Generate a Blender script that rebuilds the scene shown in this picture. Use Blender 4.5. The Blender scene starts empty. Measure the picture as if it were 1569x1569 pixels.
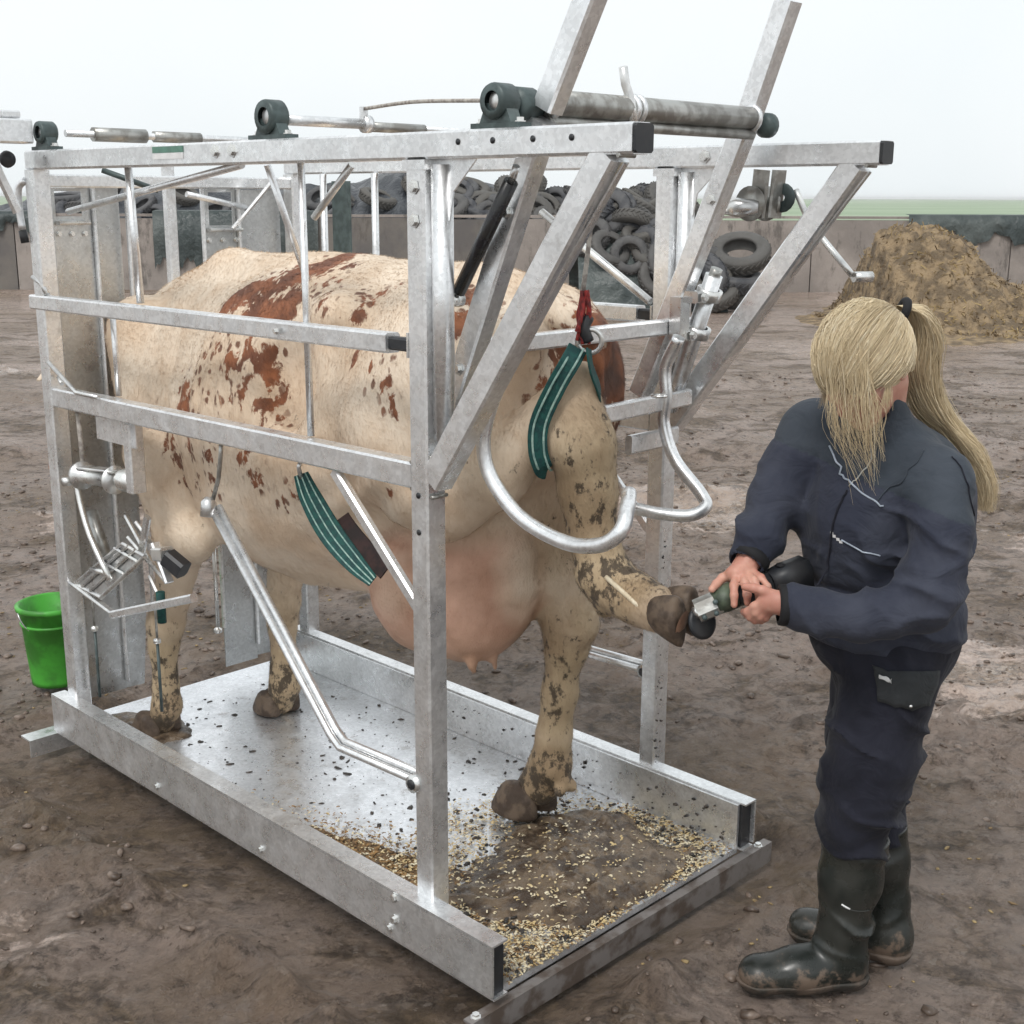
import bpy, math, random
import numpy as np
from mathutils import Vector, Matrix
random.seed(7)
rng = np.random.default_rng(7)
S = bpy.context.scene
C = S.collection
V = Vector
# ------------------------------------------------------------------ camera
cam = bpy.data.cameras.new('camera')
cam.sensor_width = 36.0
cam.lens = 36.0 * 1965.45 / 1569.0
cam.clip_start = 0.05
cam.clip_end = 6000
camo = bpy.data.objects.new('camera', cam)
C.objects.link(camo)
_X = V((0.70417718, 0.16695899, -0.69011535))
_Y = V((-0.71001518, 0.17050793, -0.68323165))
_Z = _X.cross(_Y)
camo.matrix_world = Matrix.Translation((0, 0, 1.85)) @ Matrix((_X, _Y, _Z)).to_4x4()
S.camera = camo
FW = V((0.71064212, 0.70355367, 0))     # horizontal viewing direction, used as a second set of site axes
RT = V((0.70355367, -0.71064212, 0))
def L(r, d, z):
    return RT * r + FW * d + V((0, 0, z))
# ------------------------------------------------------------------ world, sun, exposure
W = bpy.data.worlds.new('World')
S.world = W
W.use_nodes = True
SUN_EL, SUN_AZ = math.radians(52), math.radians(200)
nt = W.node_tree
bg = nt.nodes['Background']
sky = nt.nodes.new('ShaderNodeTexSky')
sky.sky_type = 'NISHITA'
sky.sun_disc = False
sky.sun_elevation = SUN_EL
sky.sun_rotation = math.radians(90) - SUN_AZ
sky.air_density = 1.0
sky.dust_density = 4.0
hs = nt.nodes.new('ShaderNodeHueSaturation')
hs.inputs['Saturation'].default_value = 0.25
nt.links.new(sky.outputs[0], hs.inputs['Color'])
mx = nt.nodes.new('ShaderNodeMix')
mx.data_type = 'RGBA'
mx.inputs[0].default_value = 0.86
nt.links.new(hs.outputs[0], mx.inputs[6])
cn = nt.nodes.new('ShaderNodeTexNoise')
cn.inputs['Scale'].default_value = 1.6
cn.inputs['Detail'].default_value = 5
ct = nt.nodes.new('ShaderNodeTexCoord')
nt.links.new(ct.outputs['Generated'], cn.inputs['Vector'])
cr_ = nt.nodes.new('ShaderNodeValToRGB')                 # the closed cloud deck, barely uneven
cr_.color_ramp.elements[0].position = 0.35
cr_.color_ramp.elements[0].color = (7.9, 8.45, 8.65, 1)
cr_.color_ramp.elements[1].position = 0.65
cr_.color_ramp.elements[1].color = (9.1, 9.3, 9.4, 1)
nt.links.new(cn.outputs['Fac'], cr_.inputs[0])
nt.links.new(cr_.outputs[0], mx.inputs[7])
nt.links.new(mx.outputs[2], bg.inputs['Color'])
bg.inputs['Strength'].default_value = 0.125
sl = bpy.data.lights.new('sun', 'SUN')
sl.energy = 1.5
sl.angle = math.radians(16)
sl.color = (1.0, 0.97, 0.93)
so = bpy.data.objects.new('sun', sl)
C.objects.link(so)
_sd = V((math.cos(SUN_AZ) * math.cos(SUN_EL), math.sin(SUN_AZ) * math.cos(SUN_EL), math.sin(SUN_EL)))
so.rotation_euler = _sd.to_track_quat('Z', 'Y').to_euler()
S.view_settings.view_transform = 'Standard'
S.view_settings.look = 'None'
S.view_settings.exposure = 0.0
S.view_settings.gamma = 1.0
S.render.engine = 'CYCLES'
S.cycles.max_bounces = 6
S.cycles.diffuse_bounces = 3
S.cycles.glossy_bounces = 4
S.cycles.transparent_max_bounces = 6
S.cycles.use_denoising = True

# ------------------------------------------------------------------ noise
_LAT = rng.random((32, 32, 32)).astype(np.float32)
def vnoise(P):
    P = np.asarray(P, dtype=np.float32)
    i = np.floor(P).astype(np.int32)
    f = P - i
    f = f * f * (3 - 2 * f)
    i0 = i & 31
    i1 = (i0 + 1) & 31
    x0, y0, z0 = i0[..., 0], i0[..., 1], i0[..., 2]
    x1, y1, z1 = i1[..., 0], i1[..., 1], i1[..., 2]
    fx, fy, fz = f[..., 0], f[..., 1], f[..., 2]
    a = _LAT[x0, y0, z0] * (1 - fx) + _LAT[x1, y0, z0] * fx
    b = _LAT[x0, y1, z0] * (1 - fx) + _LAT[x1, y1, z0] * fx
    c = _LAT[x0, y0, z1] * (1 - fx) + _LAT[x1, y0, z1] * fx
    d = _LAT[x0, y1, z1] * (1 - fx) + _LAT[x1, y1, z1] * fx
    a = a * (1 - fy) + b * fy
    c = c * (1 - fy) + d * fy
    return (a * (1 - fz) + c * fz) * 2 - 1
def fbm(P, s, oct=3, gain=0.5):
    P = np.asarray(P, dtype=np.float32) * s
    o = 0
    g = 1.0
    for k in range(oct):
        o = o + g * vnoise(P + 7.3 * k)
        P = P * 2.03
        g *= gain
    return o

# ------------------------------------------------------------------ materials
def mat(name):
    m = bpy.data.materials.new(name)
    m.use_nodes = True
    t = m.node_tree
    b = t.nodes['Principled BSDF']
    tc = t.nodes.new('ShaderNodeTexCoord')
    return m, t, b, tc.outputs['Object']
def nz(t, co, scale, detail=4, rough=0.55, kind='n', dist=0.0, stretch=None):
    if stretch:
        mp = t.nodes.new('ShaderNodeMapping')
        mp.inputs['Scale'].default_value = stretch
        t.links.new(co, mp.inputs[0])
        co = mp.outputs[0]
    if kind == 'v':
        n = t.nodes.new('ShaderNodeTexVoronoi')
        n.inputs['Scale'].default_value = scale
        t.links.new(co, n.inputs['Vector'])
        return n
    n = t.nodes.new('ShaderNodeTexNoise')
    n.inputs['Scale'].default_value = scale
    n.inputs['Detail'].default_value = detail
    n.inputs['Roughness'].default_value = rough
    n.inputs['Distortion'].default_value = dist
    t.links.new(co, n.inputs['Vector'])
    return n
def ramp(t, fac, a, b, ca, cb):
    r = t.nodes.new('ShaderNodeMapRange')
    r.interpolation_type = 'SMOOTHSTEP'
    r.inputs['From Min'].default_value = a
    r.inputs['From Max'].default_value = b
    r.inputs['To Min'].default_value = ca
    r.inputs['To Max'].default_value = cb
    t.links.new(fac, r.inputs['Value'])
    return r.outputs['Result']
def mixc(t, fac, a, b, mode='MIX'):
    m = t.nodes.new('ShaderNodeMix')
    m.data_type = 'RGBA'
    m.blend_type = mode
    for s, v in ((0, fac), (6, a), (7, b)):
        if isinstance(v, (int, float)):
            m.inputs[s].default_value = v
        elif isinstance(v, tuple):
            m.inputs[s].default_value = (*v, 1) if len(v) == 3 else v
        else:
            t.links.new(v, m.inputs[s])
    return m.outputs[2]
def math2(t, op, a, b):
    m = t.nodes.new('ShaderNodeMath')
    m.operation = op
    for s, v in ((0, a), (1, b)):
        if isinstance(v, (int, float)):
            m.inputs[s].default_value = v
        else:
            t.links.new(v, m.inputs[s])
    return m.outputs[0]
def bump(t, b, h, strength, dist=0.01, prev=None):
    n = t.nodes.new('ShaderNodeBump')
    n.inputs['Strength'].default_value = strength
    n.inputs['Distance'].default_value = dist
    t.links.new(h, n.inputs['Height'])
    if prev is not None:
        t.links.new(prev, n.inputs['Normal'])
    t.links.new(n.outputs[0], b.inputs['Normal'])
    return n.outputs[0]
def simple(name, c1, c2=None, scale=8.0, lo=0.4, hi=0.6, rough=0.6, r2=None, metal=0.0, bs=0.0, bsc=60.0, bd=0.004, stretch=None, spec=None):
    m, t, b, co = mat(name)
    if c2 is None:
        c2 = tuple(x * 0.75 for x in c1)
    n = nz(t, co, scale, 5, stretch=stretch)
    t.links.new(mixc(t, ramp(t, n.outputs['Fac'], lo, hi, 0, 1), c1, c2), b.inputs['Base Color'])
    b.inputs['Metallic'].default_value = metal
    if r2 is None:
        b.inputs['Roughness'].default_value = rough
    else:
        t.links.new(ramp(t, nz(t, co, scale * 1.7, 4).outputs['Fac'], 0.35, 0.65, rough, r2), b.inputs['Roughness'])
    if bs:
        bump(t, b, nz(t, co, bsc, 5, stretch=stretch).outputs['Fac'], bs, bd)
    if spec is not None:
        b.inputs['Specular IOR Level'].default_value = spec
    return m
def make_galv(name, base, dirt=0.25, dark=1.0):
    m, t, b, co = mat(name)
    v = nz(t, co, 120, kind='v')
    v.inputs['Randomness'].default_value = 1
    sp = ramp(t, v.outputs['Color'], 0.1, 0.9, 0.90, 1.06)
    n1 = nz(t, co, 6, 5)
    cl = mixc(t, ramp(t, n1.outputs['Fac'], 0.35, 0.65, 0, 1), tuple(x * dark for x in base), tuple(x * dark * 0.89 for x in base))
    mm = t.nodes.new('ShaderNodeVectorMath')
    mm.operation = 'SCALE'
    t.links.new(cl, mm.inputs[0])
    t.links.new(sp, mm.inputs['Scale'])
    n2 = nz(t, co, 14, 8, 0.7)
    df = ramp(t, n2.outputs['Fac'], 0.57, 0.70, 0, dirt)
    t.links.new(mixc(t, df, mm.outputs[0], (0.16, 0.13, 0.10)), b.inputs['Base Color'])
    t.links.new(ramp(t, df, 0, 1, 0.82, 0.1), b.inputs['Metallic'])
    t.links.new(ramp(t, nz(t, co, 22, 4).outputs['Fac'], 0.3, 0.7, 0.24, 0.42), b.inputs['Roughness'])
    bump(t, b, nz(t, co, 35, 3).outputs['Fac'], 0.12, 0.004)
    return m
M = {}
def simple_boot(name, c1, c2, scale, rough, r2, bs, bsc):
    m = simple(name, c1, c2, scale, rough=rough, r2=r2, bs=bs, bsc=bsc)
    t = m.node_tree
    b = t.nodes['Principled BSDF']
    co = [n for n in t.nodes if n.type == 'TEX_COORD'][0].outputs['Object']
    sp = t.nodes.new('ShaderNodeSeparateXYZ')
    t.links.new(co, sp.inputs[0])
    n = nz(t, co, 16, 7, 0.7)
    low = ramp(t, sp.outputs['Z'], 0.0, 0.16, 0.20, -0.08)        # splashed mud, thickest at the sole
    f = ramp(t, math2(t, 'ADD', n.outputs['Fac'], low), 0.62, 0.74, 0, 0.85)
    old = b.inputs['Base Color'].links[0].from_socket
    t.links.new(mixc(t, f, old, (0.16, 0.115, 0.085)), b.inputs['Base Color'])
    return m
M['galv'] = make_galv('galvanised_steel', (0.88, 0.89, 0.90))
M['muddy'] = simple('mud_smeared_steel', (0.11, 0.085, 0.07), (0.22, 0.20, 0.19), 16, rough=0.5, metal=0.2, bs=0.4)
M['galv_floor'] = make_galv('galvanised_plate', (0.86, 0.88, 0.91), 0.45)
M['galv_sheet'] = make_galv('galvanised_sheet', (0.58, 0.59, 0.59), 0.3)
M['zinc'] = simple('bright_zinc', (0.82, 0.82, 0.80), (0.6, 0.6, 0.6), 12, rough=0.22, r2=0.4, metal=0.85)
M['cast'] = simple('dark_green_cast_iron', (0.085, 0.115, 0.115), (0.055, 0.075, 0.075), 30, rough=0.45, metal=0.2, bs=0.2)
M['black'] = simple('black_plastic', (0.018, 0.02, 0.024), (0.03, 0.03, 0.032), 20, rough=0.45)
M['piston'] = simple('black_gas_strut', (0.012, 0.012, 0.016), (0.02, 0.02, 0.02), 30, rough=0.25)
M['rubber'] = simple('tyre_rubber', (0.035, 0.037, 0.045), (0.085, 0.085, 0.09), 4, rough=0.6, r2=0.8, bs=0.3, bsc=20)
M['hoof'] = simple('hoof_horn', (0.06, 0.04, 0.028), (0.14, 0.10, 0.07), 22, rough=0.55, r2=0.8, bs=0.5, bsc=50)
M['hoofcut'] = simple('freshly_cut_horn', (0.30, 0.17, 0.11), (0.16, 0.09, 0.06), 18, rough=0.5, bs=0.3)
M['dung'] = simple('trodden_dung', (0.062, 0.042, 0.028), (0.16, 0.118, 0.08), 18, rough=0.16, r2=0.42, bs=0.7, bsc=45, bd=0.01)
M['strap'] = simple('green_webbing', (0.006, 0.075, 0.065), (0.004, 0.045, 0.045), 60, rough=0.7, bs=0.4, bsc=250)
M['strapline'] = simple('pale_webbing_stripe', (0.35, 0.5, 0.44), (0.2, 0.33, 0.3), 90, rough=0.7)
M['redrope'] = simple('red_rope', (0.33, 0.03, 0.025), (0.12, 0.02, 0.02), 60, rough=0.8)
M['rope'] = simple('dirty_pale_rope', (0.45, 0.42, 0.38), (0.25, 0.22, 0.2), 60, rough=0.8)
M['bucket'] = simple('green_plastic', (0.075, 0.40, 0.045), (0.05, 0.24, 0.03), 9, rough=0.35, r2=0.6)
M['sheet'] = simple('black_silage_sheet', (0.022, 0.026, 0.034), (0.05, 0.055, 0.062), 1.2, rough=0.28, r2=0.5, bs=0.9, bsc=2.5, bd=0.15)
M['sheetg'] = simple('dusty_green_black_sheet', (0.035, 0.048, 0.048), (0.075, 0.09, 0.086), 1.0, rough=0.35, r2=0.6, bs=0.8, bsc=3.0, bd=0.12)
M['white'] = simple('white_print', (0.8, 0.8, 0.8), (0.7, 0.7, 0.7), 20, rough=0.5)
M['greenprint'] = simple('green_print', (0.12, 0.26, 0.2), (0.1, 0.2, 0.16), 20, rough=0.5)
M['boot'] = simple_boot('black_green_rubber_boot', (0.011, 0.014, 0.012), (0.030, 0.031, 0.027), 9, rough=0.2, r2=0.45, bs=0.15, bsc=12)
M['sole'] = simple('muddy_sole', (0.03, 0.027, 0.022), (0.11, 0.08, 0.06), 16, rough=0.7, bs=0.6)
M['skin'] = simple('skin', (0.60, 0.32, 0.24), (0.52, 0.24, 0.18), 18, rough=0.5, bs=0.15, bsc=120, bd=0.002)
M['skin'].node_tree.nodes['Principled BSDF'].inputs['Subsurface Weight'].default_value = 0.12
M['skin'].node_tree.nodes['Principled BSDF'].inputs['Subsurface Scale'].default_value = 0.01
M['lips'] = simple('lips', (0.42, 0.14, 0.12), None, rough=0.4)
M['eyeball'] = simple('eyeball', (0.7, 0.7, 0.68), (0.6, 0.55, 0.5), 60, rough=0.15)
M['iris'] = simple('dark_iris', (0.03, 0.045, 0.05), (0.01, 0.01, 0.01), 60, rough=0.1)
M['grind'] = simple('olive_green_casting', (0.10, 0.13, 0.085), (0.05, 0.065, 0.045), 20, rough=0.5, bs=0.2)
M['alu'] = simple('worn_aluminium', (0.45, 0.45, 0.43), (0.28, 0.27, 0.25), 25, rough=0.35, metal=0.7, bs=0.2)
M['pink'] = simple('teat_skin', (0.50, 0.28, 0.21), (0.34, 0.19, 0.14), 25, rough=0.6)
M['ply'] = simple('reflective_piping', (0.42, 0.47, 0.55), (0.3, 0.34, 0.4), 60, rough=0.4)
M['band'] = simple('black_hair_band', (0.008, 0.008, 0.01), None, rough=0.8)

def cloth(name, a, bcol, wr):
    m, t, b, co = mat(name)
    n = nz(t, co, 7, 6)
    t.links.new(mixc(t, ramp(t, n.outputs['Fac'], 0.38, 0.62, 0, 1), a, bcol), b.inputs['Base Color'])
    b.inputs['Roughness'].default_value = 0.85
    b.inputs['Sheen Weight'].default_value = 0.06
    b.inputs['Specular IOR Level'].default_value = 0.3
    p = bump(t, b, nz(t, co, wr, 3, 0.5, dist=0.8, stretch=(1, 1, 1.3)).outputs['Fac'], 0.45, 0.022)
    bump(t, b, nz(t, co, 300, 3).outputs['Fac'], 0.2, 0.001, p)
    return m
M['jacket'] = cloth('navy_workwear_cotton', (0.026, 0.030, 0.048), (0.044, 0.049, 0.070), 13)
M['yoke'] = cloth('grey_blue_yoke_cotton', (0.034, 0.043, 0.056), (0.050, 0.060, 0.076), 13)
M['trouser'] = cloth('dark_navy_workwear', (0.007, 0.0075, 0.014), (0.016, 0.017, 0.028), 12)
M['flap'] = cloth('charcoal_pocket_cloth', (0.022, 0.025, 0.027), (0.034, 0.037, 0.040), 15)

def hair_mat(name, a, b2, c):
    m, t, b, co = mat(name)
    at = t.nodes.new('ShaderNodeAttribute')
    at.attribute_name = 'tone'
    x = mixc(t, ramp(t, at.outputs['Fac'], 0.0, 0.55, 0, 1), a, b2)
    t.links.new(mixc(t, ramp(t, at.outputs['Fac'], 0.55, 1.0, 0, 1), x, c), b.inputs['Base Color'])
    b.inputs['Roughness'].default_value = 0.42
    return m
M['hair'] = hair_mat('blonde_hair', (0.36, 0.25, 0.14), (0.70, 0.57, 0.37), (0.92, 0.83, 0.64))

def coat():
    m, t, b, co = mat('ayrshire_coat')
    at = t.nodes.new('ShaderNodeAttribute')
    at.attribute_name = 'coat'
    sx = t.nodes.new('ShaderNodeSeparateColor')
    t.links.new(at.outputs['Color'], sx.inputs[0])
    n = nz(t, co, 5, 5)
    cream = mixc(t, ramp(t, n.outputs['Fac'], 0.35, 0.65, 0, 1), (0.80, 0.675, 0.54), (0.72, 0.56, 0.41))
    cream = mixc(t, sx.outputs[2], cream, mixc(t, ramp(t, nz(t, co, 7, 4).outputs['Fac'], .35, .65, 0, 1), (0.68, 0.42, 0.31), (0.54, 0.31, 0.215)))            # bare pink udder skin
    sm = nz(t, co, 9, 6, 0.62, dist=0.7, stretch=(1, 1.25, 0.8))
    sm2 = nz(t, co, 34, 4, 0.6, dist=0.4, stretch=(1, 1.2, 0.7))
    pf = math2(t, 'ADD', math2(t, 'ADD', sx.outputs[0], math2(t, 'MULTIPLY', math2(t, 'SUBTRACT', sm.outputs['Fac'], 0.5), 1.25)), math2(t, 'MULTIPLY', math2(t, 'SUBTRACT', sm2.outputs['Fac'], 0.5), 1.3))
    brn = mixc(t, ramp(t, nz(t, co, 13, 4).outputs['Fac'], 0.35, 0.65, 0, 1), (0.32, 0.115, 0.048), (0.16, 0.058, 0.028))
    x = mixc(t, ramp(t, pf, 0.46, 0.58, 0, 1), cream, brn)
    wp = t.nodes.new('ShaderNodeVectorMath')
    wp.operation = 'MULTIPLY_ADD'
    t.links.new(nz(t, co, 24, 3).outputs['Color'], wp.inputs[0])
    wp.inputs[1].default_value = (0.035, 0.035, 0.035)
    t.links.new(co, wp.inputs[2])
    vo = nz(t, wp.outputs[0], 30, kind='v', stretch=(1, 1.15, 0.75))
    sel = ramp(t, vo.outputs['Color'], 0.35, 0.5, 0, 1)
    sp = math2(t, 'MULTIPLY', math2(t, 'MULTIPLY', ramp(t, vo.outputs['Distance'], 0.24, 0.40, 1, 0), sel), ramp(t, sx.outputs[0], 0.10, 0.24, 0, 0.92))
    x = mixc(t, sp, x, mixc(t, 0.5, brn, (0.13, 0.05, 0.025)))
    dn = nz(t, co, 27, 8, 0.74, stretch=(1, 1, 0.7))
    dfac = math2(t, 'ADD', sx.outputs[1], math2(t, 'MULTIPLY', math2(t, 'SUBTRACT', dn.outputs['Fac'], 0.5), 3.4))
    x = mixc(t, math2(t, 'MULTIPLY', ramp(t, sx.outputs[1], 0.08, 0.55, 0, 1), 0.82), x, mixc(t, ramp(t, n.outputs['Fac'], 0.4, 0.6, 0, 1), (0.40, 0.29, 0.16), (0.27, 0.18, 0.09)))
    x = mixc(t, ramp(t, dfac, 0.62, 0.88, 0, 0.93), x, (0.060, 0.042, 0.026))
    al = t.nodes.new('ShaderNodeAttribute')
    al.attribute_name = 'dark'
    x = mixc(t, ramp(t, al.outputs['Fac'], 0.3, 0.7, 0, 1), x, mixc(t, dn.outputs['Fac'], (0.05, 0.028, 0.02), (0.14, 0.075, 0.055)))
    t.links.new(x, b.inputs['Base Color'])
    b.inputs['Roughness'].default_value = 0.72
    b.inputs['Sheen Weight'].default_value = 0.08
    p = bump(t, b, nz(t, co, 26, 5, stretch=(1, 1, 0.5)).outputs['Fac'], 0.35, 0.012)
    bump(t, b, nz(t, co, 330, 2, stretch=(1, 1, 0.25)).outputs['Fac'], 0.45, 0.003, p)
    return m
M['coat'] = coat()

def ground_mat():
    m, t, b, co = mat('wet_yard_mud')
    ro = t.nodes.new('ShaderNodeMapping')
    ro.inputs['Rotation'].default_value = (0, 0, math.radians(45.3))
    t.links.new(co, ro.inputs[0])
    rc = ro.outputs[0]
    big = nz(t, rc, 0.6, 5, 0.6, stretch=(0.75, 1.2, 1))
    mid = nz(t, rc, 2.2, 7, 0.66, dist=0.8, stretch=(0.85, 1.15, 1))
    sme = nz(t, rc, 5.0, 6, 0.68, dist=1.6, stretch=(0.8, 1.2, 1))
    fin = nz(t, co, 15, 9, 0.80)
    tiny = nz(t, co, 70, 4, 0.7)
    fm = nz(t, co, 5.5, 9, 0.78)
    a = mixc(t, ramp(t, big.outputs['Fac'], 0.40, 0.60, 0, 1), (0.52, 0.40, 0.335), (0.35, 0.25, 0.18))
    a = mixc(t, ramp(t, mid.outputs['Fac'], 0.50, 0.62, 0, 0.85), a, (0.20, 0.135, 0.075))
    a = mixc(t, ramp(t, sme.outputs['Fac'], 0.52, 0.66, 0, 0.55), a, (0.42, 0.345, 0.305))
    a = mixc(t, ramp(t, fin.outputs['Fac'], 0.36, 0.48, 0.78, 0), a, (0.050, 0.033, 0.024))
    a = mixc(t, ramp(t, fin.outputs['Fac'], 0.55, 0.70, 0, 0.6), a, (0.42, 0.34, 0.29))
    a = mixc(t, ramp(t, tiny.outputs['Fac'], 0.60, 0.70, 0, 0.5), a, (0.32, 0.25, 0.14))
    a = mixc(t, ramp(t, fm.outputs['Fac'], 0.35, 0.46, 0.55, 0), a, (0.10, 0.066, 0.046))
    a = mixc(t, ramp(t, fm.outputs['Fac'], 0.55, 0.66, 0, 0.5), a, (0.46, 0.385, 0.345))
    ch = t.nodes.new('ShaderNodeAttribute')
    ch.attribute_name = 'churn'
    a = mixc(t, math2(t, 'MULTIPLY', ch.outputs['Fac'], ramp(t, sme.outputs['Fac'], 0.38, 0.58, 0.85, 0.30)), a, mixc(t, fin.outputs['Fac'], (0.085, 0.055, 0.030), (0.42, 0.30, 0.18)))
    at = t.nodes.new('ShaderNodeAttribute')
    at.attribute_name = 'wet'
    wt = ramp(t, math2(t, 'ADD', at.outputs['Fac'], math2(t, 'MULTIPLY', math2(t, 'SUBTRACT', sme.outputs['Fac'], 0.5), 1.6)), 0.35, 0.75, 0, 1)
    a = mixc(t, math2(t, 'MULTIPLY', wt, 0.30), a, (0.26, 0.21, 0.185))
    t.links.new(a, b.inputs['Base Color'])
    r = ramp(t, mid.outputs['Fac'], 0.35, 0.65, 0.26, 0.55)
    t.links.new(math2(t, 'MULTIPLY', r, ramp(t, wt, 0, 1, 1, 0.25)), b.inputs['Roughness'])
    vw = t.nodes.new('ShaderNodeVectorMath')
    vw.operation = 'MULTIPLY_ADD'
    t.links.new(nz(t, co, 9, 4).outputs['Color'], vw.inputs[0])
    vw.inputs[1].default_value = (0.16, 0.16, 0.16)
    t.links.new(co, vw.inputs[2])
    cl = nz(t, vw.outputs[0], 17, kind='v')                 # crumbs and clods
    cl2 = nz(t, vw.outputs[0], 48, kind='v')
    gate = ramp(t, mid.outputs['Fac'], 0.42, 0.60, 0.25, 1)
    crev = math2(t, 'MULTIPLY', ramp(t, cl.outputs['Distance'], 0.42, 0.75, 0, 0.5), gate)
    a = mixc(t, crev, a, (0.060, 0.040, 0.030))  # shade in the gaps between clods, painted into the mud colour
    a = mixc(t, math2(t, 'MULTIPLY', ramp(t, cl2.outputs['Distance'], 0.50, 0.80, 0, 0.42), gate), a, (0.075, 0.050, 0.036))
    a = mixc(t, math2(t, 'MULTIPLY', ramp(t, cl2.outputs['Color'], 0.78, 0.9, 0, 0.45), gate), a, (0.52, 0.44, 0.38))
    t.links.new(a, b.inputs['Base Color'])
    n0 = t.nodes.new('ShaderNodeBump')
    n0.invert = True
    n0.inputs['Distance'].default_value = 0.03
    t.links.new(math2(t, 'MULTIPLY', gate, 0.8), n0.inputs['Strength'])
    t.links.new(cl.outputs['Distance'], n0.inputs['Height'])
    n1 = t.nodes.new('ShaderNodeBump')
    t.links.new(n0.outputs[0], n1.inputs['Normal'])
    n1.inputs['Distance'].default_value = 0.085
    t.links.new(ramp(t, wt, 0, 1, 1.0, 0.18), n1.inputs['Strength'])
    t.links.new(fin.outputs['Fac'], n1.inputs['Height'])
    bump(t, b, tiny.outputs['Fac'], 0.35, 0.012, n1.outputs[0])
    return m
M['ground'] = ground_mat()
M['field'] = simple('grass_field', (0.24, 0.32, 0.20), (0.30, 0.37, 0.25), 0.02, rough=0.9)  # paled green: part of the mist's lightening is put into the colour
M['straw'] = simple('straw_silage', (0.30, 0.215, 0.125), (0.14, 0.10, 0.06), 4.5, rough=0.85, bs=1.0, bsc=6, bd=0.15)

def concrete(name, a, b2):
    m, t, b, co = mat(name)
    x = mixc(t, ramp(t, nz(t, co, 0.9, 7, 0.65).outputs['Fac'], 0.36, 0.64, 0, 1), a, b2)
    x = mixc(t, ramp(t, nz(t, co, 3.5, 8, 0.75, stretch=(1, 1, 0.35)).outputs['Fac'], 0.52, 0.66, 0, 0.75), x, (0.10, 0.088, 0.078))
    t.links.new(x, b.inputs['Base Color'])
    b.inputs['Roughness'].default_value = 0.85
    bump(t, b, nz(t, co, 12, 6).outputs['Fac'], 0.4, 0.02)
    return m
M['conc'] = concrete('stained_concrete', (0.36, 0.315, 0.285), (0.25, 0.22, 0.20))
M['concdark'] = concrete('shaded_concrete', (0.13, 0.12, 0.115), (0.19, 0.17, 0.15))  # shade on part of the wall, put into a darker concrete colour

# ------------------------------------------------------------------ object helpers
ORG = [V((0, 0, 0))]
def link(name, me, parent=None, kind=None):
    o = bpy.data.objects.new(name, me)
    C.objects.link(o)
    if parent is not None:
        o.parent = parent
    if kind:
        o['kind'] = kind
    return o
def mesh(name, vs, fs, m, smooth=False):
    me = bpy.data.meshes.new(name)
    me.from_pydata([tuple(v) for v in vs], [], fs)
    me.materials.append(m)
    if smooth:
        me.polygons.foreach_set('use_smooth', [True] * len(me.polygons))
    me.update()
    return me
def npmesh(name, v, quads, m, smooth=True, tri=False):
    me = bpy.data.meshes.new(name)
    v = np.ascontiguousarray(v, dtype=np.float32)
    q = np.ascontiguousarray(quads, dtype=np.int32)
    k = 3 if tri else 4
    me.vertices.add(len(v))
    me.vertices.foreach_set('co', v.ravel())
    me.loops.add(q.size)
    me.loops.foreach_set('vertex_index', q.ravel())
    me.polygons.add(len(q))
    me.polygons.foreach_set('loop_start', np.arange(0, q.size, k, dtype=np.int32))
    me.polygons.foreach_set('loop_total', np.full(len(q), k, dtype=np.int32))
    if smooth:
        me.polygons.foreach_set('use_smooth', np.ones(len(q), dtype=bool))
    me.materials.append(m)
    me.update(calc_edges=True)
    me.validate()
    return me
def attr(me, name, vals):
    a = me.attributes.new(name, 'FLOAT', 'POINT')
    a.data.foreach_set('value', np.ascontiguousarray(vals, dtype=np.float32))
def cattr(me, name, rgb):
    a = me.attributes.new(name, 'FLOAT_COLOR', 'POINT')
    x = np.ones((len(rgb), 4), dtype=np.float32)
    x[:, :3] = rgb
    a.data.foreach_set('color', x.ravel())
def thing(name, loc, label, cat, group=None):
    o = link(name, None)
    o.location = loc
    o['label'] = label
    o['category'] = cat
    if group:
        o['group'] = group
    ORG[0] = V(loc)
    return o
def tag(o, label, cat, group=None):
    o['label'] = label
    o['category'] = cat
    if group:
        o['group'] = group
    return o
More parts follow.
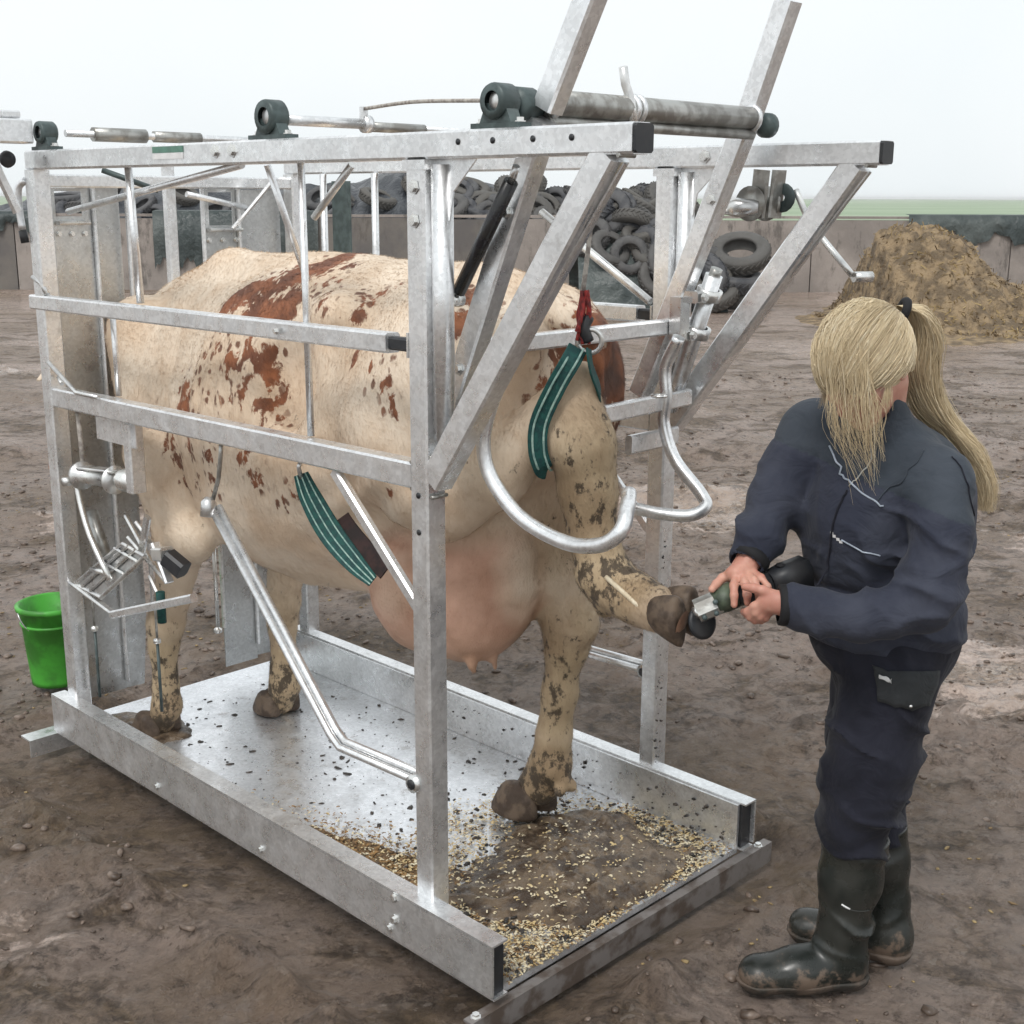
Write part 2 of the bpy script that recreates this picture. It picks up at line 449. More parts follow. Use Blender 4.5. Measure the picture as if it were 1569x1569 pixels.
class B:
    """collects faces; build() makes ONE mesh object, vertices stored relative to the thing's base"""
    def __init__(s):
        s.v, s.f, s.sm = [], [], []
    def add(s, vs, fs, smooth=False):
        n = len(s.v)
        s.v += [V(x) for x in vs]
        s.f += [tuple(i + n for i in q) for q in fs]
        s.sm += [smooth] * len(fs)
        return s
    def sweep(s, pts, prof, ref=(0, 0, 1), smooth=False, cap=True, scales=None, transport=False):
        pts = [V(p) for p in pts]
        n = len(pts)
        tang = []
        for i in range(n):
            a = pts[max(i - 1, 0)]
            b = pts[min(i + 1, n - 1)]
            if 0 < i < n - 1:
                t = ((pts[i] - pts[i - 1]).normalized() + (pts[i + 1] - pts[i]).normalized())
            else:
                t = b - a
            tang.append(t.normalized())
        ref = V(ref)
        sd = tang[0].cross(ref)
        if sd.length < 1e-4:
            sd = tang[0].cross(V((0, 1, 0)))
        sd.normalize()
        vs, k = [], len(prof)
        for i in range(n):
            t = tang[i]
            if transport and i:
                sd = (sd - t * sd.dot(t)).normalized()
            elif i:
                q = t.cross(ref)
                if q.length > 1e-4:
                    sd = q.normalized()
            up = sd.cross(t).normalized()
            m = 1.0
            if 0 < i < n - 1:
                c = (pts[i] - pts[i - 1]).normalized().dot((pts[i + 1] - pts[i]).normalized())
                m = 1.0 / max(0.6, math.sqrt(max(0.0, (1 + c) / 2)))
            sc = scales[i] if scales else 1.0
            for (x, y) in prof:
                vs.append(pts[i] + sd * x * sc * (m if not transport else 1) + up * y * sc * (m if transport is False else 1))
        fs = []
        for i in range(n - 1):
            for j in range(k):
                a = i * k + j
                b = i * k + (j + 1) % k
                fs.append((a, b, b + k, a + k))
        s.add(vs, fs, smooth)
        if cap:
            s.f.append(tuple(len(s.v) - n * k + j for j in reversed(range(k))))
            s.f.append(tuple(len(s.v) - k + j for j in range(k)))
            s.sm += [False, False]
        return s
    def bar(s, a, b, w, h, ref=(0, 0, 1), c=0.005):
        return s.sweep([a, b], sq(w, h, c), ref)
    def rod(s, pts, r, n=10, cap=True, scales=None):
        return s.sweep(pts, [(r * math.cos(2 * math.pi * i / n), r * math.sin(2 * math.pi * i / n)) for i in range(n)], (0.02, 0.03, 1), True, cap, scales, True)
    def box(s, lo, hi):
        (a, b, c), (d, e, f) = lo, hi
        return s.add([(a, b, c), (d, b, c), (d, e, c), (a, e, c), (a, b, f), (d, b, f), (d, e, f), (a, e, f)],
                     [(0, 3, 2, 1), (4, 5, 6, 7), (0, 1, 5, 4), (1, 2, 6, 5), (2, 3, 7, 6), (3, 0, 4, 7)])
    def lathe(s, p, ax, prof, n=20, smooth=True):
        p, ax = V(p), V(ax).normalized()
        u = ax.orthogonal().normalized()
        w = ax.cross(u)
        vs, fs = [], []
        for (r, h) in prof:
            for i in range(n):
                a = 2 * math.pi * i / n
                vs.append(p + ax * h + (u * math.cos(a) + w * math.sin(a)) * r)
        for j in range(len(prof) - 1):
            for i in range(n):
                a = j * n + i
                b = j * n + (i + 1) % n
                fs.append((a, b, b + n, a + n))
        return s.add(vs, fs, smooth)
    def poly(s, pts, nrm, th):
        pts = [V(p) for p in pts]
        n = len(pts)
        d = V(nrm).normalized() * th
        return s.add(pts + [p + d for p in pts], [tuple(reversed(range(n))), tuple(range(n, 2 * n))] + [(i, (i + 1) % n, (i + 1) % n + n, i + n) for i in range(n)])
    def build(s, name, m, parent=None, kind=None, local=True):
        o = ORG[0] if local else V((0, 0, 0))
        me = mesh(name, [v - o for v in s.v], s.f, m)
        me.polygons.foreach_set('use_smooth', s.sm)
        return link(name, me, parent, kind)
def sq(w, h, c=0.005):
    w, h = w / 2, h / 2
    return [(-w + c, -h), (w - c, -h), (w, -h + c), (w, h - c), (w - c, h), (-w + c, h), (-w, h - c), (-w, -h + c)]
def crv(P, n=8):
    P = [V(p) for p in P]
    out = []
    Q = [P[0] * 2 - P[1]] + P + [P[-1] * 2 - P[-2]]
    for i in range(1, len(Q) - 2):
        a, b, c, d = Q[i - 1], Q[i], Q[i + 1], Q[i + 2]
        for k in range(n):
            t = k / n
            out.append(0.5 * ((2 * b) + (c - a) * t + (2 * a - 5 * b + 4 * c - d) * t * t + (3 * b - a - 3 * c + d) * t ** 3))
    out.append(P[-1])
    return out
def bolt_at(p, d, parent, r=0.011, name='bolt'):
    key = ('bolt', round(r, 4))
    if key not in CACHE:
        b = B()
        b.lathe((0, 0, 0), (0, 0, 1), [(r * 1.5, 0), (r * 1.5, 0.002), (r, 0.002), (r, 0.009), (0, 0.009)], 6, False)
        CACHE[key] = mesh('bolt', b.v, b.f, M['zinc'])
    o = link(name, CACHE[key], parent)
    o.location = V(p) - ORG[0]
    o.rotation_euler = V(d).to_track_quat('Z', 'Y').to_euler()
    return o
CACHE = {}

# ------------------------------------------------------------------ signed-distance modelling (continuous bodies)
def P3(p):
    return np.array(p, dtype=np.float32)
class SDF:
    def __init__(s, lo, hi, h):
        s.lo = P3(lo)
        s.h = h
        n = np.ceil((P3(hi) - s.lo) / h).astype(int) + 1
        s.n = n
        s.f = np.full(tuple(n), 0.5, dtype=np.float32)
    def _sub(s, lo, hi, pad):
        a = np.clip(np.floor((P3(lo) - pad - s.lo) / s.h).astype(int), 0, s.n)
        b = np.clip(np.ceil((P3(hi) + pad - s.lo) / s.h).astype(int) + 1, 0, s.n)
        sl_ = tuple(slice(int(a[i]), int(b[i])) for i in range(3))
        ax = [s.lo[i] + s.h * np.arange(a[i], b[i], dtype=np.float32) for i in range(3)]
        return sl_, np.meshgrid(*ax, indexing='ij')
    def _put(s, sl_, d, k, op):
        g = s.f[sl_]
        if op == 'sub':
            e = -d
            hh = np.clip(0.5 - 0.5 * (g - e) / k, 0, 1)   # smooth max
            s.f[sl_] = g * (1 - hh) + e * hh + k * hh * (1 - hh)
        else:
            hh = np.clip(0.5 + 0.5 * (g - d) / k, 0, 1)
            s.f[sl_] = g * (1 - hh) + d * hh - k * hh * (1 - hh)
    def cap(s, a, b, ra, rb, k=0.03, op='add', flat=None, fs=1.0):
        a, b = P3(a), P3(b)
        R_ = max(ra, rb) * max(1, 1 / fs if flat is not None else 1)
        sl_, (x, y, z) = s._sub(np.minimum(a, b), np.maximum(a, b), R_ + k + 3 * s.h)
        if x.size == 0:
            return
        dx, dy, dz = x - a[0], y - a[1], z - a[2]
        u = b - a
        if flat is not None:
            n = P3(flat)
            n = n / np.linalg.norm(n)
            q = (dx * n[0] + dy * n[1] + dz * n[2]) * (fs - 1)
            dx, dy, dz = dx + q * n[0], dy + q * n[1], dz + q * n[2]
            u = u + n * (u @ n) * (fs - 1)
        t = np.clip((dx * u[0] + dy * u[1] + dz * u[2]) / max(1e-9, float(u @ u)), 0, 1)
        d = np.sqrt((dx - t * u[0]) ** 2 + (dy - t * u[1]) ** 2 + (dz - t * u[2]) ** 2) - (ra + (rb - ra) * t)
        if flat is not None and fs > 1:
            d = d / fs ** 0.5
        s._put(sl_, d, k, op)
    def chain(s, pts, k=0.03, **kw):
        for (p, r), (q, r2) in zip(pts[:-1], pts[1:]):
            s.cap(p, q, r, r2, k, **kw)
    def ell(s, c, r, k=0.03, op='add', axes=None):
        c, r = P3(c), P3(r)
        R_ = np.full(3, r.max())
        sl_, (x, y, z) = s._sub(c - R_, c + R_, k + 3 * s.h)
        if x.size == 0:
            return
        dx, dy, dz = x - c[0], y - c[1], z - c[2]
        if axes is not None:
            A = np.array([list(q) for q in axes], dtype=np.float32)
            dx, dy, dz = (A[0, 0] * dx + A[0, 1] * dy + A[0, 2] * dz, A[1, 0] * dx + A[1, 1] * dy + A[1, 2] * dz, A[2, 0] * dx + A[2, 1] * dy + A[2, 2] * dz)
        k0 = np.sqrt((dx / r[0]) ** 2 + (dy / r[1]) ** 2 + (dz / r[2]) ** 2)
        k1 = np.sqrt((dx / r[0] ** 2) ** 2 + (dy / r[1] ** 2) ** 2 + (dz / r[2] ** 2) ** 2) + 1e-6
        s._put(sl_, k0 * (k0 - 1) / k1, k, op)
    def above(s, z0, k=0.004):          # keep only what is above z0
        zz = s.lo[2] + s.h * np.arange(s.n[2], dtype=np.float32)
        s.f = np.maximum(s.f, (z0 - zz)[None, None, :])
    def below(s, z0):
        zz = s.lo[2] + s.h * np.arange(s.n[2], dtype=np.float32)
        s.f = np.maximum(s.f, (zz - z0)[None, None, :])
    def band(s, w, fn):
        idx = np.nonzero(np.abs(s.f) < w)
        P = np.stack([s.lo[i] + s.h * idx[i] for i in range(3)], -1).astype(np.float32)
        s.f[idx] += fn(P)
    def nets(s):
        f = s.f
        ins = f < 0
        c = ins[:-1, :-1, :-1].astype(np.int8)
        tot = np.zeros_like(c)
        for i in (0, 1):
            for j in (0, 1):
                for k in (0, 1):
                    tot += ins[i:f.shape[0] - 1 + i, j:f.shape[1] - 1 + j, k:f.shape[2] - 1 + k]
        act = (tot > 0) & (tot < 8)
        ii = np.nonzero(act)
        N = len(ii[0])
        vid = np.full(act.shape, -1, dtype=np.int32)
        vid[ii] = np.arange(N)
        cor = [(i, j, k) for i in (0, 1) for j in (0, 1) for k in (0, 1)]
        val = np.stack([f[ii[0] + a, ii[1] + b, ii[2] + c_] for a, b, c_ in cor], 1)
        acc = np.zeros((N, 3), dtype=np.float32)
        cnt = np.zeros(N, dtype=np.float32)
        for m in range(8):
            for n in range(m + 1, 8):
                if sum(abs(cor[m][q] - cor[n][q]) for q in range(3)) != 1:
                    continue
                a, b = val[:, m], val[:, n]
                ok = (a < 0) != (b < 0)
                t = np.where(ok, a / np.where(ok, a - b, 1), 0)
                for q in range(3):
                    acc[:, q] += np.where(ok, cor[m][q] + t * (cor[n][q] - cor[m][q]), 0)
                cnt += ok
        v = (np.stack(ii, 1) + acc / cnt[:, None]) * s.h + s.lo
        quads = []
        for ax in range(3):
            o1, o2 = (ax + 1) % 3, (ax + 2) % 3
            sa = [slice(None)] * 3
            sb = [slice(None)] * 3
            sa[ax] = slice(0, -1)
            sb[ax] = slice(1, None)
            A_, B_ = ins[tuple(sa)], ins[tuple(sb)]
            e = np.array(np.nonzero(A_ != B_))
            ok = (e[o1] > 0) & (e[o2] > 0) & (e[o1] < f.shape[o1] - 1) & (e[o2] < f.shape[o2] - 1)
            e = e[:, ok]
            fl = A_[tuple(e)]
            def cell(d1, d2):
                q = e.copy()
                q[o1] -= d1
                q[o2] -= d2
                return vid[tuple(q)]
            q = np.stack([cell(1, 1), cell(0, 1), cell(0, 0), cell(1, 0)], 1)
            q[~fl] = q[~fl][:, ::-1]
            quads.append(q)
        return v.astype(np.float32), np.concatenate(quads)
    def obj(s, name, m, parent=None, fn=None, org=None):
        v, q = s.nets()
        o = np.array(ORG[0] if org is None else org, dtype=np.float32)
        me = npmesh(name, v - o, q, m)
        if fn:
            fn(me, v)
        return link(name, me, parent)

# ================================================================== THE SETTING
def axis_coords(c, half, step, growth, far):
    a = list(np.arange(0, half, step))
    d = step
    while a[-1] < far:
        d *= growth
        a.append(a[-1] + d)
    a = np.array(a)
    return c + np.concatenate([-a[:0:-1], a])
def ground_h(X, Y):
    P = np.stack([X, Y, np.zeros_like(X)], -1)
    z = 0.035 * fbm(P, 0.45, 3) + 0.016 * fbm(P, 2.2, 3)
    fine = fbm(P + 11, 9.0, 4, 0.6)
    amp = np.clip(0.55 + 0.5 * fbm(P + 40, 0.7, 2), 0.12, 1)
    z = z + 0.024 * fine * amp + 0.018 * np.clip(fbm(P + 3, 17.0, 2), 0.15, 1) * amp
    # old tyre ruts crossing the yard behind the crush
    D = X * FW.x + Y * FW.y
    Rr = X * RT.x + Y * RT.y
    for d0, w in ((7.2, 0.3), (9.1, 0.35), (12.5, 0.4)):
        c = D - d0 - 0.35 * np.sin(Rr * 0.45 + d0) - 0.08 * Rr
        z = z - 0.05 * np.exp(-(c / w) ** 2) + 0.035 * np.exp(-((c - w * 1.7) / (w * .6)) ** 2)
    far = np.clip((D - 10) / 12, 0, 1)
    z = z * (1 - 0.75 * far)
    # flattened and sunk under the crush and under the boots
    ex = np.maximum(np.maximum(1.66 - X, X - 3.0), np.maximum(1.78 - Y, Y - 4.25))
    k = 1 / (1 + np.exp(-(ex - 0.02) / 0.03))
    z = z * k + (-0.035) * (1 - k)
    z = z + 0.022 * np.exp(-((ex - 0.10) / 0.05) ** 2) * (1 + 0.8 * fine)
    for (r, d) in ((0.72, 2.74), (0.87, 2.93)):
        q = np.exp(-(((Rr - r) / 0.3) ** 4 + ((D - d) / 0.18) ** 4))
        z = z * (1 - q) - 0.008 * q
    return z - 0.012
xs = axis_coords(2.35, 2.7, 0.017, 1.045, 160)
ys = axis_coords(2.5, 2.7, 0.017, 1.045, 160)
XX, YY = np.meshgrid(xs, ys, indexing='ij')
ZZ = ground_h(XX, YY)
nx_, ny_ = XX.shape
idx = np.arange(nx_ * ny_, dtype=np.int32).reshape(nx_, ny_)
Q = np.stack([idx[:-1, :-1], idx[1:, :-1], idx[1:, 1:], idx[:-1, 1:]], -1).reshape(-1, 4)
gm = npmesh('ground', np.stack([XX, YY, ZZ], -1).reshape(-1, 3), Q, M['ground'])
D_ = (XX * FW.x + YY * FW.y)
R_ = (XX * RT.x + YY * RT.y)
wet = np.clip(fbm(np.stack([R_ * 0.45, D_, XX * 0 + 5], -1), 0.55, 3) * 1.3 + 0.22 + 0.12 * np.clip((D_ - 4) / 6, 0, 1), 0, 1)
wet = np.maximum(wet, np.exp(-(((R_ - 1.85) / 0.55) ** 2 + ((D_ - 4.9) / 0.5) ** 2) * 1.2))
wet = np.maximum(wet, np.exp(-(((R_ + 1.5) / 0.5) ** 2 + ((D_ - 3.0) / 0.35) ** 2)) * .5)
attr(gm, 'wet', wet.ravel())
# ground churned up and dunged around the crush
ex = np.maximum(np.maximum(1.66 - XX, XX - 3.0), np.maximum(1.78 - YY, YY - 4.25))
chn = np.exp(-(np.clip(ex, 0, 9) / 0.55) ** 1.4) * 0.75 + 0.7 * np.exp(-(((R_ - 1.0) / 0.75) ** 2 + ((D_ - 3.5) / 0.55) ** 2))
chn = np.clip(chn * (0.75 + 0.9 * fbm(np.stack([XX, YY, XX * 0 + 31], -1), 2.0, 3)), 0, 1)
attr(gm, 'churn', chn.ravel())
link('ground', gm, kind='structure')

# clods of mud and scattered chaff on the yard
def ico():
    t = (1 + 5 ** .5) / 2
    v = np.array([(-1, t, 0), (1, t, 0), (-1, -t, 0), (1, -t, 0), (0, -1, t), (0, 1, t), (0, -1, -t), (0, 1, -t), (t, 0, -1), (t, 0, 1), (-t, 0, -1), (-t, 0, 1)]) / 1.9
    f = np.array([(0, 11, 5), (0, 5, 1), (0, 1, 7), (0, 7, 10), (0, 10, 11), (1, 5, 9), (5, 11, 4), (11, 10, 2), (10, 7, 6), (7, 1, 8), (3, 9, 4), (3, 4, 2), (3, 2, 6), (3, 6, 8), (3, 8, 9), (4, 9, 5), (2, 4, 11), (6, 2, 10), (8, 6, 7), (9, 8, 1)])
    return v, f
IV, IF = ico()
def scatter(name, pts, sizes, flat, m, jitter=0.35, parent=None):
    n = len(pts)
    v = np.repeat(IV[None], n, 0) * (1 + jitter * (rng.random((n, 12, 1)) - 0.5) * 2)
    a = rng.random(n) * 6.28
    c, s_ = np.cos(a)[:, None], np.sin(a)[:, None]
    st = 0.6 + 0.8 * rng.random((n, 1))
    x, y = v[..., 0] * st, v[..., 1] / st
    v = np.stack([x * c - y * s_, x * s_ + y * c, v[..., 2] * flat], -1) * sizes[:, None, None] + pts[:, None, :]
    f = (IF[None] + 12 * np.arange(n)[:, None, None]).reshape(-1, 3)
    me = npmesh(name, v.reshape(-1, 3), f, m, tri=True)
    return link(name, me, parent, 'stuff')
def yard_pts(n, rmin, rmax, dmin, dmax, bias=1.5):
    r = rmin + (rmax - rmin) * rng.random(n)
    d = dmin + (dmax - dmin) * rng.random(n) ** bias
    x, y = RT.x * r + FW.x * d, RT.y * r + FW.y * d
    ok = (np.maximum(np.maximum(1.70 - x, x - 2.98), np.maximum(1.84 - y, y - 4.2)) > 0.03)
    return x[ok], y[ok]
x, y = yard_pts(16000, -4, 5, 1.6, 14, 1.2)
dens = fbm(np.stack([x, y, x * 0 + 9], -1), 0.9, 2)
ok = dens > rng.random(len(x)) * 1.1 - 0.7
x, y = x[ok], y[ok]
sz = 0.005 + 0.020 * rng.random(len(x)) ** 4
M['clod'] = simple('mud_clod', (0.075, 0.052, 0.038), (0.20, 0.15, 0.118), 18, rough=0.4, bs=0.6)
scatter('mud_clods', np.stack([x, y, ground_h(x, y) + sz * 0.2], -1), sz, 0.55, M['clod'])
x, y = yard_pts(2600, -3.5, 4, 1.6, 9)
ok = fbm(np.stack([x, y, x * 0 + 2], -1), 0.8, 2) > 0.1
x, y = x[ok], y[ok]
M['chaff'] = simple('chaff', (0.34, 0.25, 0.12), (0.18, 0.12, 0.06), 30, rough=0.8)
scatter('chaff_bits', np.stack([x, y, ground_h(x, y) + 0.003], -1), 0.004 + 0.006 * rng.random(len(x)), 0.3, M['chaff'])

# the field beyond the clamp walls, rising a little towards the horizon
fv = [L(-900, 60, 0.08), L(900, 60, 0.08), L(2600, 2600, 0.08), L(-2600, 2600, 0.08)]
link('field', mesh('field', fv, [(0, 1, 2, 3)], M['field']), kind='structure')

# concrete clamp wall, cast panel by panel
wall = thing('concrete_wall', L(0, 26.3, 0), 'long stained concrete clamp wall closing off the back of the yard', 'wall')
for i in range(-9, 10):
    r0 = i * 2.0
    b = B()
    h = 1.42 + 0.015 * math.sin(i * 2.1)
    a0, a1 = L(r0 + 0.012, 26.3, -0.1), L(r0 + 1.988, 26.3, -0.1)
    c0, c1 = L(r0 + 0.012, 26.5, -0.1), L(r0 + 1.988, 26.5, -0.1)
    up = V((0, 0, h + 0.1))
    b.add([a0, a1, c1, c0, a0 + up, a1 + up, c1 + up, c0 + up], [(0, 3, 2, 1), (4, 5, 6, 7), (0, 1, 5, 4), (1, 2, 6, 5), (2, 3, 7, 6), (3, 0, 4, 7)])
    b.build('panel', M['concdark'] if -3 <= i < 0 or i in (-6,) else M['conc'], wall)
b = B()
b.box((0, 0, 0), (1, 1, 1))
b.v = [L(-18, 26.29, 1.445) + (RT * 38 * v.x + FW * 0.22 * v.y + V((0, 0, 0.05 * v.z))) for v in b.v]
b.build('coping', M['conc'], wall)

# the covered silage clamp behind the wall
def lump(name, r0, r1, d0, d1, prof, m, label, cat, seed, fold=0.12, n=90, k=40, res=None):
    rr = np.linspace(r0, r1, n)
    dd = np.linspace(0, 1, k)
    A, T = np.meshgrid(rr, dd, indexing='ij')
    H = np.interp(A, [p[0] for p in prof], [p[1] for p in prof])
    D = d0 + (d1 - d0) * T
    shape = np.clip(np.sin(np.pi * np.clip(T, 0, 1)) ** 0.45, 0, 1)
    X = RT.x * A + FW.x * D
    Y = RT.y * A + FW.y * D
    P = np.stack([A, D, np.zeros_like(A) + seed], -1)
    rid = 1 - np.abs(fbm(P * np.array([1, 0.6, 1]), 1.1, 3))
    Z = H * shape + fold * (rid - 0.6) * shape + 0.05 * fbm(P, 4, 2) * shape
    Z = np.where(shape < 0.02, -0.05, Z)
    id_ = np.arange(n * k, dtype=np.int32).reshape(n, k)
    q = np.stack([id_[:-1, :-1], id_[1:, :-1], id_[1:, 1:], id_[:-1, 1:]], -1).reshape(-1, 4)
    org = L((r0 + r1) / 2, (d0 + d1) / 2, 0)
    me = npmesh(name, np.stack([X, Y, Z], -1).reshape(-1, 3) - np.array(org), q, m)
    o = link(name, me)
    o.location = org
    if label:
        tag(o, label, cat)
    return o
CL = lump('silage_clamp', -13, 3.2, 26.6, 34, [(-13, 1.2), (-10, 1.9), (-8, 2.05), (-5, 2.0), (-3.6, 2.1), (-2.4, 2.55), (-1.3, 2.25), (0, 2.0), (1.2, 1.85), (2.4, 1.5), (3.2, 0.6)], M['sheet'], 'long silage heap under black plastic sheet behind the concrete wall', 'silage clamp', 3, 0.28, 150, 40)
HP = lump('sheeted_heap', 1.1, 3.6, 21.6, 25.6, [(1.1, 1.2), (1.6, 1.62), (2.4, 1.66), (3.0, 1.45), (3.4, 0.7), (3.6, 0.2)], M['sheetg'], 'dark wrinkled sheet thrown over a heap in front of the wall beside the tyres', 'heap', 8, 0.3, 70, 60)
# sheet hanging over the wall top
for (r0, r1, z0, z1, nm, lb) in ((7.9, 14.0, 1.05, 1.52, 'plastic_sheet', 'dark green black plastic sheet hanging over the wall behind the straw heap'),
                                 (-13.5, -9.2, 1.22, 1.53, 'plastic_sheet', 'black plastic sheet edge hanging over the wall at the far left'),
                                 (-7.2, -3.9, 0.5, 1.55, 'plastic_sheet', 'dark mottled plastic sheet draped down the wall behind the head gate')):
    n = 60
    vs, fs = [], []
    for i in range(n + 1):
        r = r0 + (r1 - r0) * i / n
        w = 0.03 * math.sin(i * 1.3) + 0.02 * math.sin(i * 3.1)
        low = z0 + 0.12 * math.sin(i * 0.7 + r0) + 0.06 * math.sin(i * 2.3)
        for (d, z) in ((26.55, z1 + 0.02), (26.27, z1), (26.22 + w, (z1 + low) / 2), (26.24 - w, low)):
            vs.append(L(r, d, z))
    for i in range(n):
        for j in range(3):
            a = i * 4 + j
            fs.append((a, a + 1, a + 5, a + 4))
    org = L((r0 + r1) / 2, 26.3, 0)
    me = mesh(nm, [v - org for v in vs], fs, M['sheetg'], True)
    o = link(nm, me)
    o.location = org
    tag(o, lb, 'plastic sheet')
# tyres
def tyre_mesh():
    b = B()
    pr = [(0.27, -0.10), (0.30, -0.13), (0.40, -0.145), (0.475, -0.12), (0.5, -0.09), (0.5, 0.09), (0.475, 0.12), (0.40, 0.145), (0.30, 0.13), (0.27, 0.10), (0.31, 0.06), (0.34, 0), (0.31, -0.06), (0.27, -0.10)]
    b.lathe((0, 0, 0), (0, 0, 1), pr, 28)
    for i in range(28):
        a = 2 * math.pi * i / 28
        for s_ in (-1, 1):
            c = V((math.cos(a + s_ * .05) * .507, math.sin(a + s_ * .05) * .507, s_ * 0.05))
            t = V((-math.sin(a), math.cos(a), 0.9 * s_)).normalized()
            rad = V((math.cos(a), math.sin(a), 0))
            b.bar(c - t * 0.05, c + t * 0.05, 0.03, 0.022, rad, 0.003)
    me = mesh('tyre', b.v, b.f, M['rubber'])
    me.polygons.foreach_set('use_smooth', b.sm)
    return me
def vary_tyres():
    t = M['rubber'].node_tree
    b = t.nodes['Principled BSDF']
    oi = t.nodes.new('ShaderNodeObjectInfo')
    old = b.inputs['Base Color'].links[0].from_socket
    t.links.new(mixc(t, ramp(t, oi.outputs['Random'], 0, 1, 0.0, 0.85), old, (0.10, 0.092, 0.08), 'MIX'), b.inputs['Base Color'])
vary_tyres()
TY = tyre_mesh()
def tyre(p, nrm, s_, label):
    o = link('tyre', TY)
    o.location = p
    o.rotation_euler = V(nrm).to_track_quat('Z', 'Y').to_euler()
    o.scale = (s_, s_, s_)
    tag(o, label, 'tyre', 'old tyres weighing down the clamp sheets')
up = V((0, 0, 1))
tyre(L(3.85, 22.2, 0.93), (up - FW * 0.62 - RT * 0.15), 1.02, 'big old tyre leaning on top of the pile against the wall')
tyre(L(3.75, 22.0, 0.50), (up - FW * 0.25 + RT * 0.1), 1.0, 'dusty tyre lying flat beneath the big leaning tyre')
tyre(L(3.35, 21.7, 0.28), (up - FW * 0.5 - RT * 0.3), 0.85, 'smaller tyre half hidden at the left foot of the tyre pile')
tyre(L(3.9, 22.1, 0.16), (up + RT * 0.03), 1.0, 'lowest tyre of the pile lying on the mud')
from mathutils.bvhtree import BVHTree
def drape_tyres(heap, spots, label, tilt, smin, smax):
    bv = BVHTree.FromPolygons([v.co + heap.location for v in heap.data.vertices], [p.vertices[:] for p in heap.data.polygons])
    for (r, d) in spots:
        h, n, i_, q_ = bv.ray_cast(L(r, d, 6), V((0, 0, -1)))
        if h is None:
            continue
        sc = smin + (smax - smin) * rng.random()
        nn = (n + V((rng.normal(), rng.normal(), rng.normal() * .3)) * tilt - FW * 0.12).normalized()
        o = link('tyre', TY)
        o.location = h + n * 0.06 * sc + V((0, 0, 0.12 * rng.random()))
        o.rotation_euler = nn.to_track_quat('Z', 'Y').to_euler()
        o.scale = (sc, sc, sc)
        tag(o, label, 'tyre', 'old tyres weighing down the clamp sheets')
sp = []
for i in range(62):
    r = -2.0 + 4.9 * (i / 61) + rng.normal() * 0.12
    sp.append((r, 27.0 + 1.9 * rng.random() ** 1.2))
for i in range(16):
    sp.append((-9.8 + 7.0 * i / 15 + rng.normal() * 0.2, 27.1 + 1.4 * rng.random()))
drape_tyres(CL, sp, 'old tyre lying among others on top of the black sheeted silage clamp', 0.35, 0.62, 0.95)
sp = [(1.2 + 2.2 * rng.random(), 21.7 + 2.4 * (i / 47) ** 1.4) for i in range(48)]
drape_tyres(HP, sp, 'old tyre in the jumbled pile left of the big leaning tyre', 0.45, 0.62, 0.95)

# straw and silage mound on the right
def mound():
    n, k = 170, 120
    rr = np.linspace(3.9, 10.5, n)
    dd = np.linspace(16.5, 24.5, k)
    A, D = np.meshgrid(rr, dd, indexing='ij')
    P = np.stack([A, D, A * 0 + 4], -1)
    w = fbm(P, 0.9, 3) * 0.12
    top = np.interp(A + w, [4.3, 5.2, 5.45, 5.6, 5.9, 6.75, 7.0, 7.2, 7.7, 8.4, 9.4, 10.5], [0, 0.04, 0.2, 1.22, 1.42, 1.38, 1.20, 0.86, 0.52, 0.34, 0.26, 0.12])
    e = (D - 20.3 + w) / 2.1
    Z = top * np.exp(-np.abs(e * 1.25) ** 2.6)
    fr = 0.10 * np.exp(-((D - 19 + w) / 1.7) ** 2) * np.clip((A - 4.4) / .6, 0, 1) * np.clip((10.5 - A) / 1, 0, 1)
    Z = np.maximum(Z, fr * (1 + fbm(P, 2, 2)))
    Z = Z + (0.11 * fbm(P, 2.3, 3) + 0.06 * fbm(P, 9, 3)) * np.clip(Z * 4, 0, 1) - 0.03
    X = RT.x * A + FW.x * D
    Y = RT.y * A + FW.y * D
    id_ = np.arange(n * k, dtype=np.int32).reshape(n, k)
    q = np.stack([id_[:-1, :-1], id_[1:, :-1], id_[1:, 1:], id_[:-1, 1:]], -1).reshape(-1, 4)
    me = npmesh('straw_mound', np.stack([X, Y, Z], -1).reshape(-1, 3), q, M['straw'])
    o = link('straw_mound', me, kind='stuff')
    m2 = 9000
    i, j = rng.integers(0, n, m2), rng.integers(0, k, m2)
    ok = Z[i, j] > 0.02
    i, j = i[ok], j[ok]
    c = np.stack([X[i, j], Y[i, j], Z[i, j]], -1) + (rng.random((len(i), 3)) - .5) * [0.06, 0.06, 0.03]
    d = rng.normal(size=(len(i), 3))
    d /= np.linalg.norm(d, axis=1, keepdims=True)
    d2 = np.cross(d, rng.normal(size=(len(i), 3)))
    d2 /= np.linalg.norm(d2, axis=1, keepdims=True)
    ln = (0.025 + 0.05 * rng.random(len(i)))[:, None]
    v = np.stack([c - d * ln - d2 * .008, c + d * ln - d2 * .008, c + d * ln + d2 * .008, c - d * ln + d2 * .008], 1)
    q = np.arange(4 * len(i)).reshape(-1, 4)
    link('loose_straw', npmesh('loose_straw', v.reshape(-1, 3), q, M['loose'], smooth=False), kind='stuff')
M['loose'] = simple('loose_straw', (0.36, 0.26, 0.12), (0.13, 0.085, 0.04), 2.3, rough=0.8)
mound()

